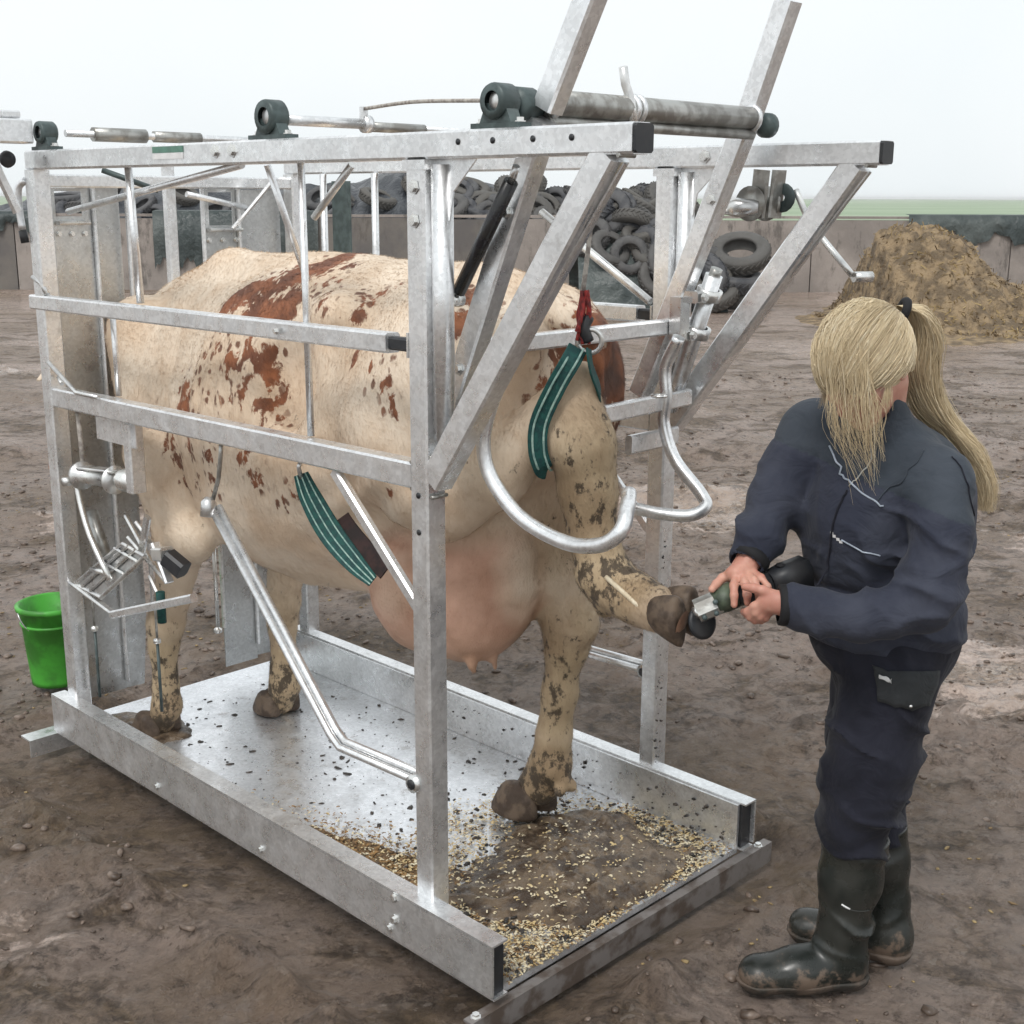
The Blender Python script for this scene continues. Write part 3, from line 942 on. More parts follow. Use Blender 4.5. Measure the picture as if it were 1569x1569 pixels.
# ================================================================== HOOF TRIMMING CRUSH
G, Zn = M['galv'], M['zinc']
crush = thing('cattle_crush', (2.33, 3.0, 0), 'galvanised steel hoof trimming crush holding the cow, open sided with sloping struts', 'cattle crush')
def bar(name, a, b, w, h, m=G, parent=crush, ref=(0, 0, 1), c=0.005):
    return B().bar(a, b, w, h, ref, c).build(name, m, parent)
def rod(name, pts, r, m=G, parent=crush, n=10, smooth=0):
    return B().rod(crv(pts, smooth) if smooth else pts, r, n).build(name, m, parent)
# base: plate, rails, sills
B().box((1.845, 1.87, 0.045), (2.80, 4.05, 0.062)).build('floor_plate', M['galv_floor'], crush)
def rail(x0, x1, out):
    b = B()                                    # channel with the web outside, flanges turned inwards
    y0, y1 = 1.84, 3.98
    s_ = 1 if out < 0 else -1
    xo = x0 if out < 0 else x1
    b.box((min(xo, xo + s_ * .006), y0, 0.075), (max(xo, xo + s_ * .006), y1, 0.20))
    b.box((min(xo, xo + s_ * .05), y0, 0.2015), (max(xo, xo + s_ * .05), y1, 0.2065))
    b.box((min(xo + s_ * .0065, xo + s_ * .05), y0, 0.0635), (max(xo + s_ * .0065, xo + s_ * .05), y1, 0.069))
    return b
rail(1.80, 1.85, -1).build('base_rail', G, crush)
rail(2.79, 2.84, 1).build('base_rail', G, crush)
for x in (1.807, 2.792):
    B().box((x, 1.852, 0.070), (x + 0.041, 1.862, 0.2)).build('dark_end', M['black'], crush)  # black block standing for the shade inside the open channel end
B().box((1.855, 2.0, 0.063), (1.861, 3.95, 0.2008)).build('kick_strip', G, crush)
B().box((2.779, 1.86, 0.063), (2.7895, 3.97, 0.2008)).build('kick_strip', G, crush)
for (y0, y1, xa, xb, nm) in ((1.838, 1.866, 1.735, 2.93, 'sill'), (4.02, 4.09, 1.73, 2.90, 'sill')):
    b = B()
    b.box((xa, y0, 0.036), (xb, y1, 0.042))
    b.box((xa, y0, -0.02), (xb, y0 + 0.006, 0.0355))
    b.build(nm, M['muddy'] if y0 < 2 else G, crush)
for x in (1.76, 2.88):
    bolt_at((x, 1.852, 0.042), (0, 0, 1), crush, 0.009)
for y in (2.2, 2.75, 3.3):
    bolt_at((1.80, y, 0.10), (-1, 0, 0), crush, 0.007)
bolt_at((1.80, 2.18, 0.19), (-1, 0, 0), crush, 0.009)
bolt_at((1.80, 2.18, 0.13), (-1, 0, 0), crush, 0.009)

def side(x, sgn, yp, dtop, ybr):
    """x = middle plane, sgn -1 = left side"""
    bar('post', (x, yp, 0.063), (x, yp, 1.925), 0.058, 0.058, ref=(0, 1, 0))
    bar('post', (x, 3.91, 0.063), (x, 3.91, 1.925), 0.058, 0.058, ref=(0, 1, 0))
    bar('top_beam', (x, dtop - 0.035, 1.9535), (x, 3.93, 1.9535), 0.054, 0.056)
    B().bar((x, dtop - 0.043, 1.9535), (x, dtop - 0.0355, 1.9535), 0.050, 0.052).build('dark_end', M['black'], crush)  # black cap closing the beam end
    # sloping strut from beam end down to the post
    a, b2 = V((x, dtop + 0.035, 1.93)), V((x, yp - 0.030, 1.235))
    bar('sloping_strut', a, b2, 0.052, 0.062)
    bar('strut_seam', a + V((0, -0.034, -0.02)), b2 + V((0, -0.030, 0.02)), 0.012, 0.006)
    bar('side_rail', (x, yp + 0.03, 1.240), (x, 3.88, 1.226), 0.050, 0.060)
    bar('side_rail', (x + sgn * 0.012, yp + 0.10, 1.532), (x + sgn * 0.012, 3.97, 1.522), 0.042, 0.045)
    bar('rail_peg', (x + sgn * 0.012, yp + 0.03, 1.532), (x + sgn * 0.012, yp + 0.0995, 1.532), 0.026, 0.030, M['black'])
    b = B()
    b.box((x - 0.027, yp + 0.030, 1.505), (x + 0.027, yp + 0.036, 1.56))
    b.build('rail_bracket', Zn, crush)
    for (py, pz) in ((yp - 0.032, 1.29), (yp - 0.036, 1.20), (dtop + 0.0, 1.924)):
        rod('weld_bead', [(x - 0.024, py, pz), (x - 0.01, py - 0.002, pz), (x + 0.01, py, pz), (x + 0.024, py, pz)], 0.0045, M['alu'])
    for pz in (1.271, 1.21):
        rod('weld_bead', [(x - 0.024, yp + 0.031, pz), (x, yp + 0.033, pz), (x + 0.024, yp + 0.031, pz)], 0.004, M['alu'])
    rod('weld_bead', [(x - 0.031, yp - 0.028, 0.066), (x - 0.032, yp, 0.067), (x - 0.031, yp + 0.028, 0.066)], 0.005, M['alu'])
    # short diagonal brace
    bar('brace', (x, yp + 0.34, 1.20), (x, yp + 0.03, 0.915), 0.022, 0.030)
    # telescoping tube beside the rear post
    rod('guide_tube', [(x + 0.002, yp - 0.054, 1.915), (x + 0.002, yp - 0.054, 1.33)], 0.024)
    for z in (1.87, 1.80):
        bolt_at((x - 0.030 if sgn < 0 else x + 0.030, yp, z), (sgn, 0, 0), crush)
    for z in (1.20, 1.115):
        B().lathe((x + sgn * 0.0295, yp, z), (sgn, 0, 0), [(0.007, 0), (0.007, 0.0012), (0, 0.0012)], 10).build('bolt_hole', M['black'], crush)
    for y in (1.98, 1.88, 1.77, 1.67):
        B().lathe((x + sgn * 0.0272, y, 1.958), (sgn, 0, 0), [(0.0065, 0), (0.0065, 0.0012), (0, 0.0012)], 10).build('bolt_hole', M['black'], crush)
    B().box((x - 0.031, yp - 0.036, 1.905), (x + 0.031, yp + 0.036, 1.925)).build('gusset', G, crush)
    B().poly([(x, yp + 0.03 - 0.062, 1.925), (x, yp - 0.16, 1.925), (x, yp - 0.09, 1.86), (x, yp - 0.078, 1.80)], (1, 0, 0), 0.004).build('gusset', G, crush)
side(1.868, -1, 2.115, 1.56, 2.45)
side(2.828, 1, 2.205, 1.61, 2.5)
# tall swinging restraint bar ending on the left rail (bent pipe with a twin rod)
for dx, dz in ((0, 0), (0.018, 0.012)):
    rod('swing_bar', [(1.86 + dx, 3.00, 1.005 + dz), (1.86 + dx, 2.50, 0.50 + dz), (1.86 + dx, 2.46, 0.475 + dz), (1.86 + dx, 2.15, 0.485 + dz)], 0.0105)
    rod('swing_bar', [(2.83 + dx, 3.05, 1.005 + dz), (2.83 + dx, 2.58, 0.50 + dz), (2.83 + dx, 2.54, 0.475 + dz), (2.83 + dx, 2.235, 0.485 + dz)], 0.0105)
for x, y in ((1.866, 2.15), (2.838, 2.235)):
    B().lathe((x - 0.035, y - 0.004, 0.490), (1, 0, 0), [(0, 0), (0.022, 0), (0.022, 0.07), (0.012, 0.07), (0.012, 0.06), (0, 0.06)], 14).build('clamp', Zn, crush)
    B().lathe((x - 0.037, y - 0.004, 0.490), (1, 0, 0), [(0, -0.001), (0.013, -0.001), (0.013, 0.003)], 12).build('tube_mouth', M['black'], crush)
B().lathe((1.85, 3.01, 1.01), (0.3, 0.2, 1), [(0, -0.02), (0.02, -0.02), (0.022, 0.02), (0.012, 0.035), (0, 0.035)], 12).build('hook', Zn, crush)
rod('chain', [(1.865, 3.01, 1.03), (1.87, 2.98, 1.10), (1.868, 2.96, 1.17), (1.868, 2.955, 1.20)], 0.006, M['alu'])
# vertical rods on the left side
rod('vertical_rod', [(1.885, 2.575, 1.927), (1.885, 2.572, 1.27)], 0.009)
rod('vertical_rod', [(1.885, 3.385, 1.927), (1.885, 3.365, 1.55)], 0.011)
rod('vertical_rod', [(1.905, 3.57, 1.51), (1.905, 3.565, 1.26)], 0.009)
rod('vertical_rod', [(1.885, 3.80, 1.20), (1.885, 3.79, 0.98)], 0.008, M['rope'])
rod('vertical_rod', [(1.90, 2.735, 1.925), (2.02, 2.75, 1.64)], 0.009)
rod('vertical_rod', [(2.80, 3.70, 1.925), (2.80, 3.70, 1.27)], 0.012)
rod('vertical_rod', [(2.80, 3.42, 1.925), (2.80, 3.42, 1.27)], 0.012)
bar('door_slat', (2.80, 3.60, 1.90), (2.80, 3.60, 1.0), 0.012, 0.10, M['cast'], ref=(0, 1, 0))
# brace rods in the top right corner of the right side
rod('corner_brace', [(2.80, 2.655, 1.807), (2.80, 2.24, 1.57)], 0.012, Zn)
rod('corner_brace', [(1.90, 2.55, 1.80), (1.90, 2.40, 1.92)], 0.009, Zn)
# swung-out handle on the left front rail
rod('rail_handle', [(1.835, 3.87, 1.34), (1.835, 3.70, 1.262), (1.835, 3.56, 1.262)], 0.007, Zn)
rod('rail_handle', [(1.84, 3.94, 1.60), (1.845, 3.90, 1.585), (1.85, 3.87, 1.55)], 0.008, Zn)
rod('rail_handle', [(1.86, 3.86, 1.29), (1.85, 3.82, 1.275)], 0.007, Zn)
bolt_at((1.828, 2.62, 1.53), (-1, 0, 0), crush, 0.006)
# sticker and paired bolts on the left beam
B().box((1.8385, 3.02, 1.943), (1.8405, 3.17, 1.958)).build('sticker', M['white'], crush)
B().box((1.8385, 3.02, 1.959), (1.8405, 3.17, 1.975)).build('sticker', M['greenprint'], crush)
for y in (2.87, 2.795):
    bolt_at((1.841, y, 1.958), (-1, 0, 0), crush, 0.012)
for y in (2.074,):
    bolt_at((2.80, y, 1.953), (-1, 0, 0), crush, 0.012)
# cross members
bar('cross_member', (1.898, 3.91, 1.893), (2.80, 3.91, 1.893), 0.04, 0.04)
bar('rump_bar', (1.99, 2.095, 1.520), (2.79, 2.095, 1.520), 0.034, 0.040)
bar('rump_bar', (2.40, 2.06, 1.325), (2.79, 2.09, 1.325), 0.022, 0.045)
bar('rump_bar', (2.54, 2.09, 1.225), (2.79, 2.13, 1.215), 0.020, 0.05)
B().lathe((2.585, 2.03, 1.353), (0, 0, 1), [(0.008, 0), (0.022, 0), (0.022, 0.006), (0.008, 0.006), (0.008, 0)], 14).build('lug', Zn, crush)
# shafts and bearings along the top
def bearing(x, y, s_=1.0, motor=False):
    b = B()
    b.poly([(x - 0.02, y - 0.075 * s_, 1.982), (x + 0.02, y - 0.075 * s_, 1.982), (x + 0.02, y + 0.075 * s_, 1.982), (x - 0.02, y + 0.075 * s_, 1.982)], (0, 0, 1), 0.010)
    b.poly([(x - 0.016, y - 0.05 * s_, 1.9925), (x - 0.016, y + 0.05 * s_, 1.9925), (x - 0.016, y + 0.03 * s_, 2.03), (x - 0.016, y - 0.03 * s_, 2.03)], (1, 0, 0), 0.032)
    b.lathe((x - 0.026, y, 2.033), (1, 0, 0), [(0.022 * s_, 0), (0.037 * s_, 0), (0.040 * s_, 0.006), (0.040 * s_, 0.046), (0.034 * s_, 0.052), (0.022 * s_, 0.052)], 22)
    o = b.build('bearing', M['cast'], crush)
    B().lathe((x - 0.018, y, 2.033), (1, 0, 0), [(0, 0), (0.016 * s_, 0), (0.0215 * s_, 0.004), (0.0215 * s_, 0.04)], 18).build('shaft_end', Zn, o)
    for q in (-1, 1):
        bolt_at((x, y + q * 0.062 * s_, 1.9925), (0, 0, 1), o, 0.008)
bearing(1.868, 3.83, 0.82)
bearing(1.868, 2.66, 1.0)
bearing(1.868, 1.885, 0.88)
B().lathe((1.90, 1.885, 2.03), (1, 0, 0), [(0, 0), (0.034, 0), (0.034, 0.05), (0.026, 0.055), (0.022, 0.085), (0.010, 0.09), (0.010, 0.13)], 18).build('shaft_housing', M['cast'], crush)
rod('roller_shaft', [(1.93, 3.83, 2.033), (2.83, 3.83, 2.033)], 0.011)
rod('roller', [(2.02, 3.83, 2.033), (2.20, 3.83, 2.033)], 0.022, M['alu'])
rod('roller', [(2.23, 3.83, 2.033), (2.40, 3.83, 2.033)], 0.018, M['alu'])
rod('roller_shaft', [(1.90, 2.66, 2.028), (2.145, 2.66, 2.028)], 0.013)
B().lathe((2.145, 2.66, 2.028), (1, 0, 0), [(0, 0), (0.022, 0), (0.022, 0.02), (0, 0.02)], 14).build('collar', G, crush)
B().box((2.14, 2.652, 2.03), (2.155, 2.668, 2.07)).build('rope_guide', G, crush)
rod('roller', [(2.17, 2.66, 2.022), (2.35, 2.66, 2.022)], 0.013, M['alu'])
rod('roller_shaft', [(2.35, 2.66, 2.022), (2.83, 2.66, 2.022)], 0.009)
rod('lift_rope', [(2.148, 2.66, 2.065), (2.08, 2.40, 2.066), (2.00, 2.12, 2.052), (1.95, 1.93, 2.04)], 0.0045, M['rope'], smooth=4)
# pivot tube of the lift arms
rod('pivot_tube', [(1.975, 1.865, 2.035), (2.70, 1.865, 2.035)], 0.027, M['alu'], n=18)
rod('pivot_tube', [(1.975, 1.862, 1.998), (2.70, 1.862, 1.998)], 0.012, M['alu'])
for xx in (1.985, 2.235, 2.255, 2.69):
    B().lathe((xx, 1.865, 2.035), (1, 0, 0), [(0.027, 0), (0.033, 0), (0.033, 0.010), (0.027, 0.010)], 18).build('collar', G, crush)
B().lathe((2.745, 1.865, 2.022), (1, 0, 0), [(0, 0), (0.02, 0), (0.03, 0.012), (0.03, 0.03), (0.02, 0.045), (0, 0.048)], 18).build('end_knob', M['cast'], crush)
rod('hook_tab', [(2.21, 1.86, 2.12), (2.222, 1.862, 2.085), (2.228, 1.85, 2.05), (2.23, 1.84, 1.99)], 0.010, Zn)
# lift arms: channel section above the pivot, square tube below
def arm(x, top, piv, knee, bot, sgn):
    top, piv, bot = V(top), V(piv), V(bot)
    t = (top - piv).normalized()
    n = V((1, 0, 0)).cross(t)
    bar('arm_channel', piv, top, 0.046, 0.054, ref=n)
    bar('lift_arm', piv + V((0, 0.01, -0.02)), bot, 0.048, 0.054, ref=(0, 1, 0.2))
    for q in (0.28, 0.75):
        p = piv.lerp(bot, q) + V((-0.0245, 0, 0))
        bolt_at(p, (-1, 0, 0), crush, 0.010)
    return t
arm(1.95, (1.985, 1.66, 2.40), (1.955, 1.84, 2.02), None, (1.955, 2.16, 1.30), -1)
arm(2.72, (2.72, 1.79, 2.30), (2.72, 1.885, 2.045), None, (2.72, 2.20, 1.33), 1)
# gas strut
rod('gas_strut', [(1.898, 1.885, 1.880), (1.915, 2.06, 1.650)], 0.0155, M['piston'])
rod('strut_rod', [(1.898, 1.885, 1.880), (1.893, 1.865, 1.91)], 0.008, Zn)
B().lathe((1.915, 2.075, 1.632), (1, 0, 0), [(0, -0.02), (0.016, -0.02), (0.016, 0.02), (0, 0.02)], 12).build('strut_eye', Zn, crush)
# bent hip loops
rod('hip_loop', [(1.93, 1.93, 1.50), (1.93, 1.985, 1.39), (1.93, 2.0, 1.31), (1.935, 1.975, 1.24), (1.94, 1.89, 1.17), (1.95, 1.77, 1.137), (1.952, 1.675, 1.150), (1.965, 1.632, 1.185), (2.0, 1.645, 1.222), (2.06, 1.69, 1.24)], 0.0165, n=14, smooth=6)
rod('hip_loop', [(2.66, 2.03, 1.50), (2.66, 2.07, 1.42), (2.66, 2.065, 1.34), (2.66, 2.07, 1.27), (2.66, 2.03, 1.18), (2.655, 1.94, 1.105), (2.64, 1.91, 1.075), (2.60, 1.93, 1.055), (2.56, 2.0, 1.055), (2.53, 2.08, 1.065)], 0.0165, n=14, smooth=6)
# telescopic jack along the right arm
rod('jack_tube', [(2.76, 2.00, 1.655), (2.76, 2.13, 1.29)], 0.024)
rod('jack_tube', [(2.76, 1.992, 1.672), (2.76, 2.003, 1.645)], 0.016, M['alu'])
for z, y in ((1.60, 2.02), (1.50, 2.052)):
    b = B()
    b.lathe((2.76, y - 0.01, z + .02), V((0, 0.34, -1)), [(0.025, 0), (0.034, 0), (0.034, 0.028), (0.025, 0.028)], 14)
    b.bar((2.70, y + 0.01, z), (2.76, y + 0.01, z), 0.05, 0.03)
    b.build('clamp', Zn, crush)
    bolt_at((2.72, y - 0.02, z), (0, -1, 0), crush, 0.010)
B().box((2.675, 2.04, 1.49), (2.715, 2.075, 1.60)).build('clamp_plate', Zn, crush)
# side winch with its crank under the right beam
win = B()
win.lathe((2.86, 1.97, 1.835), (1, 0, 0), [(0, 0), (0.045, 0), (0.045, 0.006), (0.022, 0.008), (0.022, 0.07), (0.045, 0.072), (0.045, 0.078), (0, 0.078)], 20)
win.bar((2.88, 1.95, 1.92), (2.88, 1.96, 1.80), 0.05, 0.012, (1, 0, 0))
win.bar((2.93, 1.93, 1.92), (2.93, 1.94, 1.80), 0.012, 0.06, (1, 0, 0))
w_ = win.build('winch', M['alu'], crush)
B().lathe((2.945, 1.93, 1.85), (1, 0, 0), [(0.01, 0), (0.034, 0), (0.038, 0.006), (0.034, 0.014), (0.01, 0.016)], 16).build('gear', M['cast'], w_)
B().lathe((2.84, 2.02, 1.825), (0.4, -1, 0), [(0, 0), (0.02, 0), (0.026, 0.02), (0.02, 0.08), (0, 0.08)], 12).build('drum', Zn, w_)
rod('crank', [(2.965, 1.90, 1.87), (2.965, 1.86, 1.80), (2.965, 1.83, 1.765), (2.965, 1.72, 1.66)], 0.0085, Zn, w_, smooth=4)
rod('crank_grip', [(2.965, 1.715, 1.655), (3.01, 1.69, 1.655)], 0.014, Zn, w_)
rod('stay_rod', [(2.80, 2.04, 1.822), (2.86, 2.0, 1.81)], 0.010, Zn)

# head gate
def sheet(pts, th, y, parent=crush, m=M['galv_sheet'], name='gate_panel', hole=None):
    b = B()
    if hole:
        x0, x1, z0, z1 = pts
        a, c, d, e = hole
        for (xa, xb, za, zb) in ((x0, a, z0, z1), (c, x1, z0, z1), (a, c, z0, d), (a, c, e, z1)):
            if xb - xa > 0.002 and zb - za > 0.002:
                b.box((xa, y, za), (xb, y + th, zb))
    else:
        b.poly([(p[0], y, p[1]) for p in pts], (0, 1, 0), th)
    return b.build(name, m, parent)
sheet((1.90, 2.055, 0.17, 1.872), 0.004, 3.935, hole=(1.93, 2.02, 1.785, 1.862))
sheet([(2.056, 0.16), (2.14, 0.155), (2.165, 0.42), (2.165, 1.90), (2.056, 1.90)], 0.004, 3.965)
sheet((2.46, 2.60, 0.14, 1.872), 0.004, 3.935, hole=(2.485, 2.58, 1.75, 1.862))
sheet([(2.61, 0.14), (2.80, 0.13), (2.80, 1.87), (2.61, 1.87)], 0.004, 3.965)
bar('gate_post', (2.35, 3.96, 1.95), (2.35, 3.96, 1.45), 0.035, 0.035, ref=(0, 1, 0))
for x, z0, z1 in ((2.055, 0.2, 1.88), (2.60, 0.2, 1.88), (2.172, 0.45, 1.9), (2.455, 0.3, 1.9)):
    bar('gate_stile', (x, 3.925, z0), (x, 3.925, z1), 0.012, 0.02, ref=(0, 1, 0))
for x0, x1, z in ((1.925, 2.03, 1.765), (2.47, 2.60, 1.735)):
    bar('window_lip', (x0, 3.915, z), (x1, 3.915, z), 0.030, 0.012, Zn)
    for i in range(3):
        bolt_at((x0 + 0.01 + i * (x1 - x0) * .42, 3.934, z - 0.035), (0, -1, 0), crush, 0.007)
rod('gate_lever', [(1.955, 3.90, 1.80), (1.87, 2.80, 1.925)], 0.010, G)
rod('gate_lever', [(2.0, 3.75, 1.925), (2.13, 3.65, 1.865)], 0.009, M['cast'])
rod('gate_lever', [(2.35, 3.85, 1.855), (2.58, 3.85, 1.81)], 0.010, G)
bar('gate_lever', (2.66, 3.80, 1.90), (2.53, 3.86, 1.74), 0.03, 0.012, G)
rod('gate_handle', [(1.842, 3.935, 1.895), (1.83, 3.965, 1.87), (1.83, 3.97, 1.80), (1.832, 3.965, 1.745)], 0.011, G, smooth=4)
rod('handle_grip', [(1.832, 3.965, 1.742), (1.835, 3.96, 1.705)], 0.013, M['black'])
B().lathe((1.78, 3.93, 1.955), (0.2, -1, 0), [(0, 0), (0.022, 0), (0.026, 0.01), (0.022, 0.022), (0, 0.024)], 16).build('stop_knob', M['black'], crush)
bar('winch_tube', (1.45, 3.87, 2.035), (1.83, 3.87, 2.035), 0.07, 0.07)
bar('winch_tube', (1.45, 3.87, 2.083), (1.80, 3.87, 2.083), 0.05, 0.022)
bar('winch_lever', (1.70, 3.90, 2.02), (1.80, 3.92, 1.80), 0.016, 0.03)
# grey plate under the front of the left rail and front leg winch
B().box((1.872, 3.42, 1.12), (1.878, 3.66, 1.193)).build('mount_plate', G, crush)
bar('winch_post', (1.885, 3.46, 1.19), (1.885, 3.46, 0.98), 0.05, 0.04, ref=(0, 1, 0))
fw_ = B()
fw_.lathe((1.87, 3.78, 0.985), (0.06, -1, 0.07), [(0, 0), (0.045, 0), (0.045, 0.012), (0.026, 0.014), (0.026, 0.19), (0.045, 0.192), (0.045, 0.20), (0, 0.20)], 20)
fw_.lathe((1.885, 3.55, 1.005), (0.06, -1, 0.05), [(0, 0), (0.03, 0), (0.036, 0.02), (0.03, 0.08), (0, 0.085)], 16)
fw_.bar((1.87, 3.80, 1.01), (1.88, 3.56, 1.03), 0.05, 0.008)
fwo = fw_.build('leg_winch', Zn, crush)
rod('crank', [(1.86, 3.80, 0.985), (1.855, 3.77, 0.90), (1.85, 3.71, 0.80), (1.85, 3.60, 0.68)], 0.010, Zn, fwo, smooth=3)
rod('crank_grip', [(1.85, 3.62, 0.70), (1.85, 3.72, 0.69)], 0.009, Zn, fwo)
B().lathe((1.852, 3.81, 0.965), (-1, 0, 0), [(0, 0), (0.014, 0), (0.014, 0.03), (0, 0.03)], 12).build('knob', Zn, fwo)
rod('support_tube', [(1.90, 3.79, 0.86), (1.90, 3.71, 0.70)], 0.021, M['alu'])
# foot rest frame
ff = B()
A0, A1, A2, A3 = V((1.86, 3.862, 0.608)), V((1.86, 3.69, 0.600)), V((1.88, 3.43, 0.785)), V((1.88, 3.56, 0.800))
for p, q in ((A0, A1), (A1, A2), (A2, A3), (A3, A0)):
    ff.bar(p, q, 0.014, 0.014)
for q in (0.3, 0.62):
    ff.bar(A0.lerp(A1, q) + V((-.004, 0, .006)), A3.lerp(A2, q) + V((-.004, 0, .006)), 0.008, 0.010)
for q in (0.55, 0.85):
    ff.bar(A0.lerp(A3, q) + V((-.004, 0, .008)), A1.lerp(A2, q) + V((-.004, 0, .008)), 0.009, 0.010)
ff.build('foot_rest_frame', Zn, crush)
B().add([A0 + V((0, 0, -.004)), A1 + V((0, 0, -.004)), A2 + V((0, 0, -.004)), A3 + V((0, 0, -.004))], [(0, 1, 2, 3)]).build('foot_rest_plate', M['galv_sheet'], crush)
bar('foot_rest_bar', A0 + V((0, 0.02, 0.0)), V((1.86, 3.60, 0.562)), 0.025, 0.014, Zn)
bar('foot_rest_bar', (1.86, 3.62, 0.560), (1.88, 3.16, 0.715), 0.026, 0.026, G)
bar('foot_rest_bar', (1.93, 3.62, 0.80), (1.93, 3.40, 0.70), 0.012, 0.014, Zn)
bar('foot_rest_bar', (1.93, 3.56, 0.86), (1.93, 3.36, 0.745), 0.014, 0.014, Zn)
bar('foot_rest_bar', (1.95, 3.66, 0.86), (1.93, 3.47, 0.735), 0.016, 0.012, Zn)
bar('foot_rest_bar', (1.91, 3.50, 0.78), (1.91, 3.45, 0.90), 0.016, 0.03, Zn)
bar('foot_rest_bar', (1.90, 3.40, 0.83), (1.90, 3.33, 0.72), 0.03, 0.016, G)
bar('foot_rest_bar', (1.93, 3.45, 0.645), (1.93, 3.50, 0.70), 0.012, 0.012, Zn)
bar('rubber_pad', (1.90, 3.33, 0.80), (1.92, 3.275, 0.765), 0.05, 0.052, M['black'], c=0.008)
bar('pad_plate', (1.90, 3.385, 0.80), (1.90, 3.33, 0.81), 0.045, 0.04, Zn)
rod('strap_end', [(1.93, 3.44, 0.66), (1.93, 3.44, 0.56)], 0.014, M['strap'])
for (x, y, z) in ((1.90, 3.83, 0.46), (1.97, 3.55, 0.47)):
    rod('hang_rod', [(x, y, z + 0.14), (x, y, z)], 0.004, M['alu'])
    B().lathe((x, y, z - 0.02), (0, 0, 1), [(0, 0), (0.012, 0.006), (0.012, 0.018), (0, 0.024)], 10).build('rod_nut', Zn, crush)
    rod('hang_rod', [(x, y, z - 0.02), (x, y, z - 0.25)], 0.005, M['cast'])
rod('hang_rod', [(2.35, 3.80, 0.75), (2.35, 3.80, 0.36)], 0.007, Zn)
B().lathe((2.35, 3.80, 0.33), (0, 0, 1), [(0, 0), (0.015, 0.008), (0.015, 0.02), (0, 0.03)], 10).build('rod_nut', Zn, crush)

# ------------------------------------------------------------------ litter on the platform
def heap_patch(name, cx, cy, rx, ry, hgt, m, seed, rot=0.0, n=110, swirl=False, base=0.0645):
    u = np.linspace(-1.25, 1.25, n)
    A, Bq = np.meshgrid(u, u, indexing='ij')
    P = np.stack([A * rx, Bq * ry, A * 0 + seed], -1)
    rad = np.sqrt(A ** 2 + Bq ** 2) + 0.42 * fbm(P, 4.2, 4)
    prof = np.clip(1 - rad, -0.3, 1)
    Z = hgt * np.sign(prof) * np.abs(prof) ** 0.55
    if swirl:
        Z = Z + np.clip(prof * 3, 0, 1) * (0.005 * np.sin(85 * (np.hypot(A * rx - 0.05, Bq * ry - 0.2)) + 4 * fbm(P, 6, 2)) + 0.007 * fbm(P, 20, 4, .65))
    else:
        Z = Z + np.clip(prof * 3, 0, 1) * 0.006 * fbm(P, 30, 3)
    c, s_ = math.cos(rot), math.sin(rot)
    X = cx + A * rx * c - Bq * ry * s_
    Y = cy + A * rx * s_ + Bq * ry * c
    Z = Z - 0.09 * np.clip((1.895 - Y) / 0.05, 0, 2) - 0.05 * np.clip((X - 2.70) / 0.06, 0, 2) * (hgt > 0.03)
    id_ = np.arange(n * n, dtype=np.int32).reshape(n, n)
    q = np.stack([id_[:-1, :-1], id_[1:, :-1], id_[1:, 1:], id_[:-1, 1:]], -1).reshape(-1, 4)
    keep = ((Z.ravel()[q] > -0.002).any(1)) & ((X.ravel()[q] > 1.863).all(1)) & ((X.ravel()[q] < 2.777).all(1)) & ((Y.ravel()[q] > 1.80).all(1))
    me = npmesh(name, np.stack([X, Y, Z + base], -1).reshape(-1, 3), q[keep], m)
    link(name, me, kind='stuff')
heap_patch('dung_heap', 2.33, 2.12, 0.36, 0.31, 0.045, M['dung'], 3, 0.25, n=170, swirl=True)
M['sawdust'] = simple('wet_sawdust', (0.25, 0.165, 0.085), (0.13, 0.085, 0.045), 40, rough=0.85, bs=0.9, bsc=90, bd=0.01)
heap_patch('sawdust_layer', 1.96, 2.42, 0.12, 0.40, 0.008, M['sawdust'], 9, -0.12, n=140)
heap_patch('dung_heap', 2.02, 3.78, 0.13, 0.17, 0.04, M['dung'], 12, 0.1, n=60)
def flakes(name, n, fn, size, cols, zb=0.066, lift=0.012, tilt=0.45):
    x, y = fn(n)
    n = len(x)
    a = rng.random(n) * 6.28
    l = size * (0.5 + rng.random(n))
    w = l * (0.25 + 0.4 * rng.random(n))
    t1, t2 = (rng.random(n) - .5) * tilt, (rng.random(n) - .5) * tilt
    c = np.stack([x, y, zb + lift * rng.random(n)], -1)
    d = np.stack([np.cos(a), np.sin(a), t1], -1)
    e = np.stack([-np.sin(a), np.cos(a), t2], -1)
    mid = np.stack([x * 0, x * 0, 0.25 * l], -1)
    v = np.stack([c - d * l[:, None] - e * w[:, None], c - d * l[:, None] + e * w[:, None], c + mid - e * w[:, None], c + mid + e * w[:, None],
                  c + d * l[:, None] - e * w[:, None], c + d * l[:, None] + e * w[:, None]], 1).reshape(-1, 3)
    k = np.arange(n)[:, None] * 6
    q = np.concatenate([k + [0, 2, 3, 1], k + [2, 4, 5, 3]])
    me = npmesh(name, v, q, cols, smooth=False)
    link(name, me, kind='stuff')
def rim(n):     # around the trodden middle, towards the platform edges
    x = 1.875 + 0.895 * rng.random(n * 4)
    y = 1.86 + 0.78 * rng.random(n * 4)
    q = np.hypot((x - 2.33) / 0.35, (y - 2.12) / 0.30) + 0.25 * fbm(np.stack([x, y, x * 0], -1), 6, 2)
    dens = np.exp(-((q - 1.15) / 0.42) ** 2) * (0.35 + 0.65 * (y < 2.25)) * np.where(x > 2.55, 1.0, 1.0)
    ok = (rng.random(n * 4) < dens)
    return x[ok][:n], y[ok][:n]
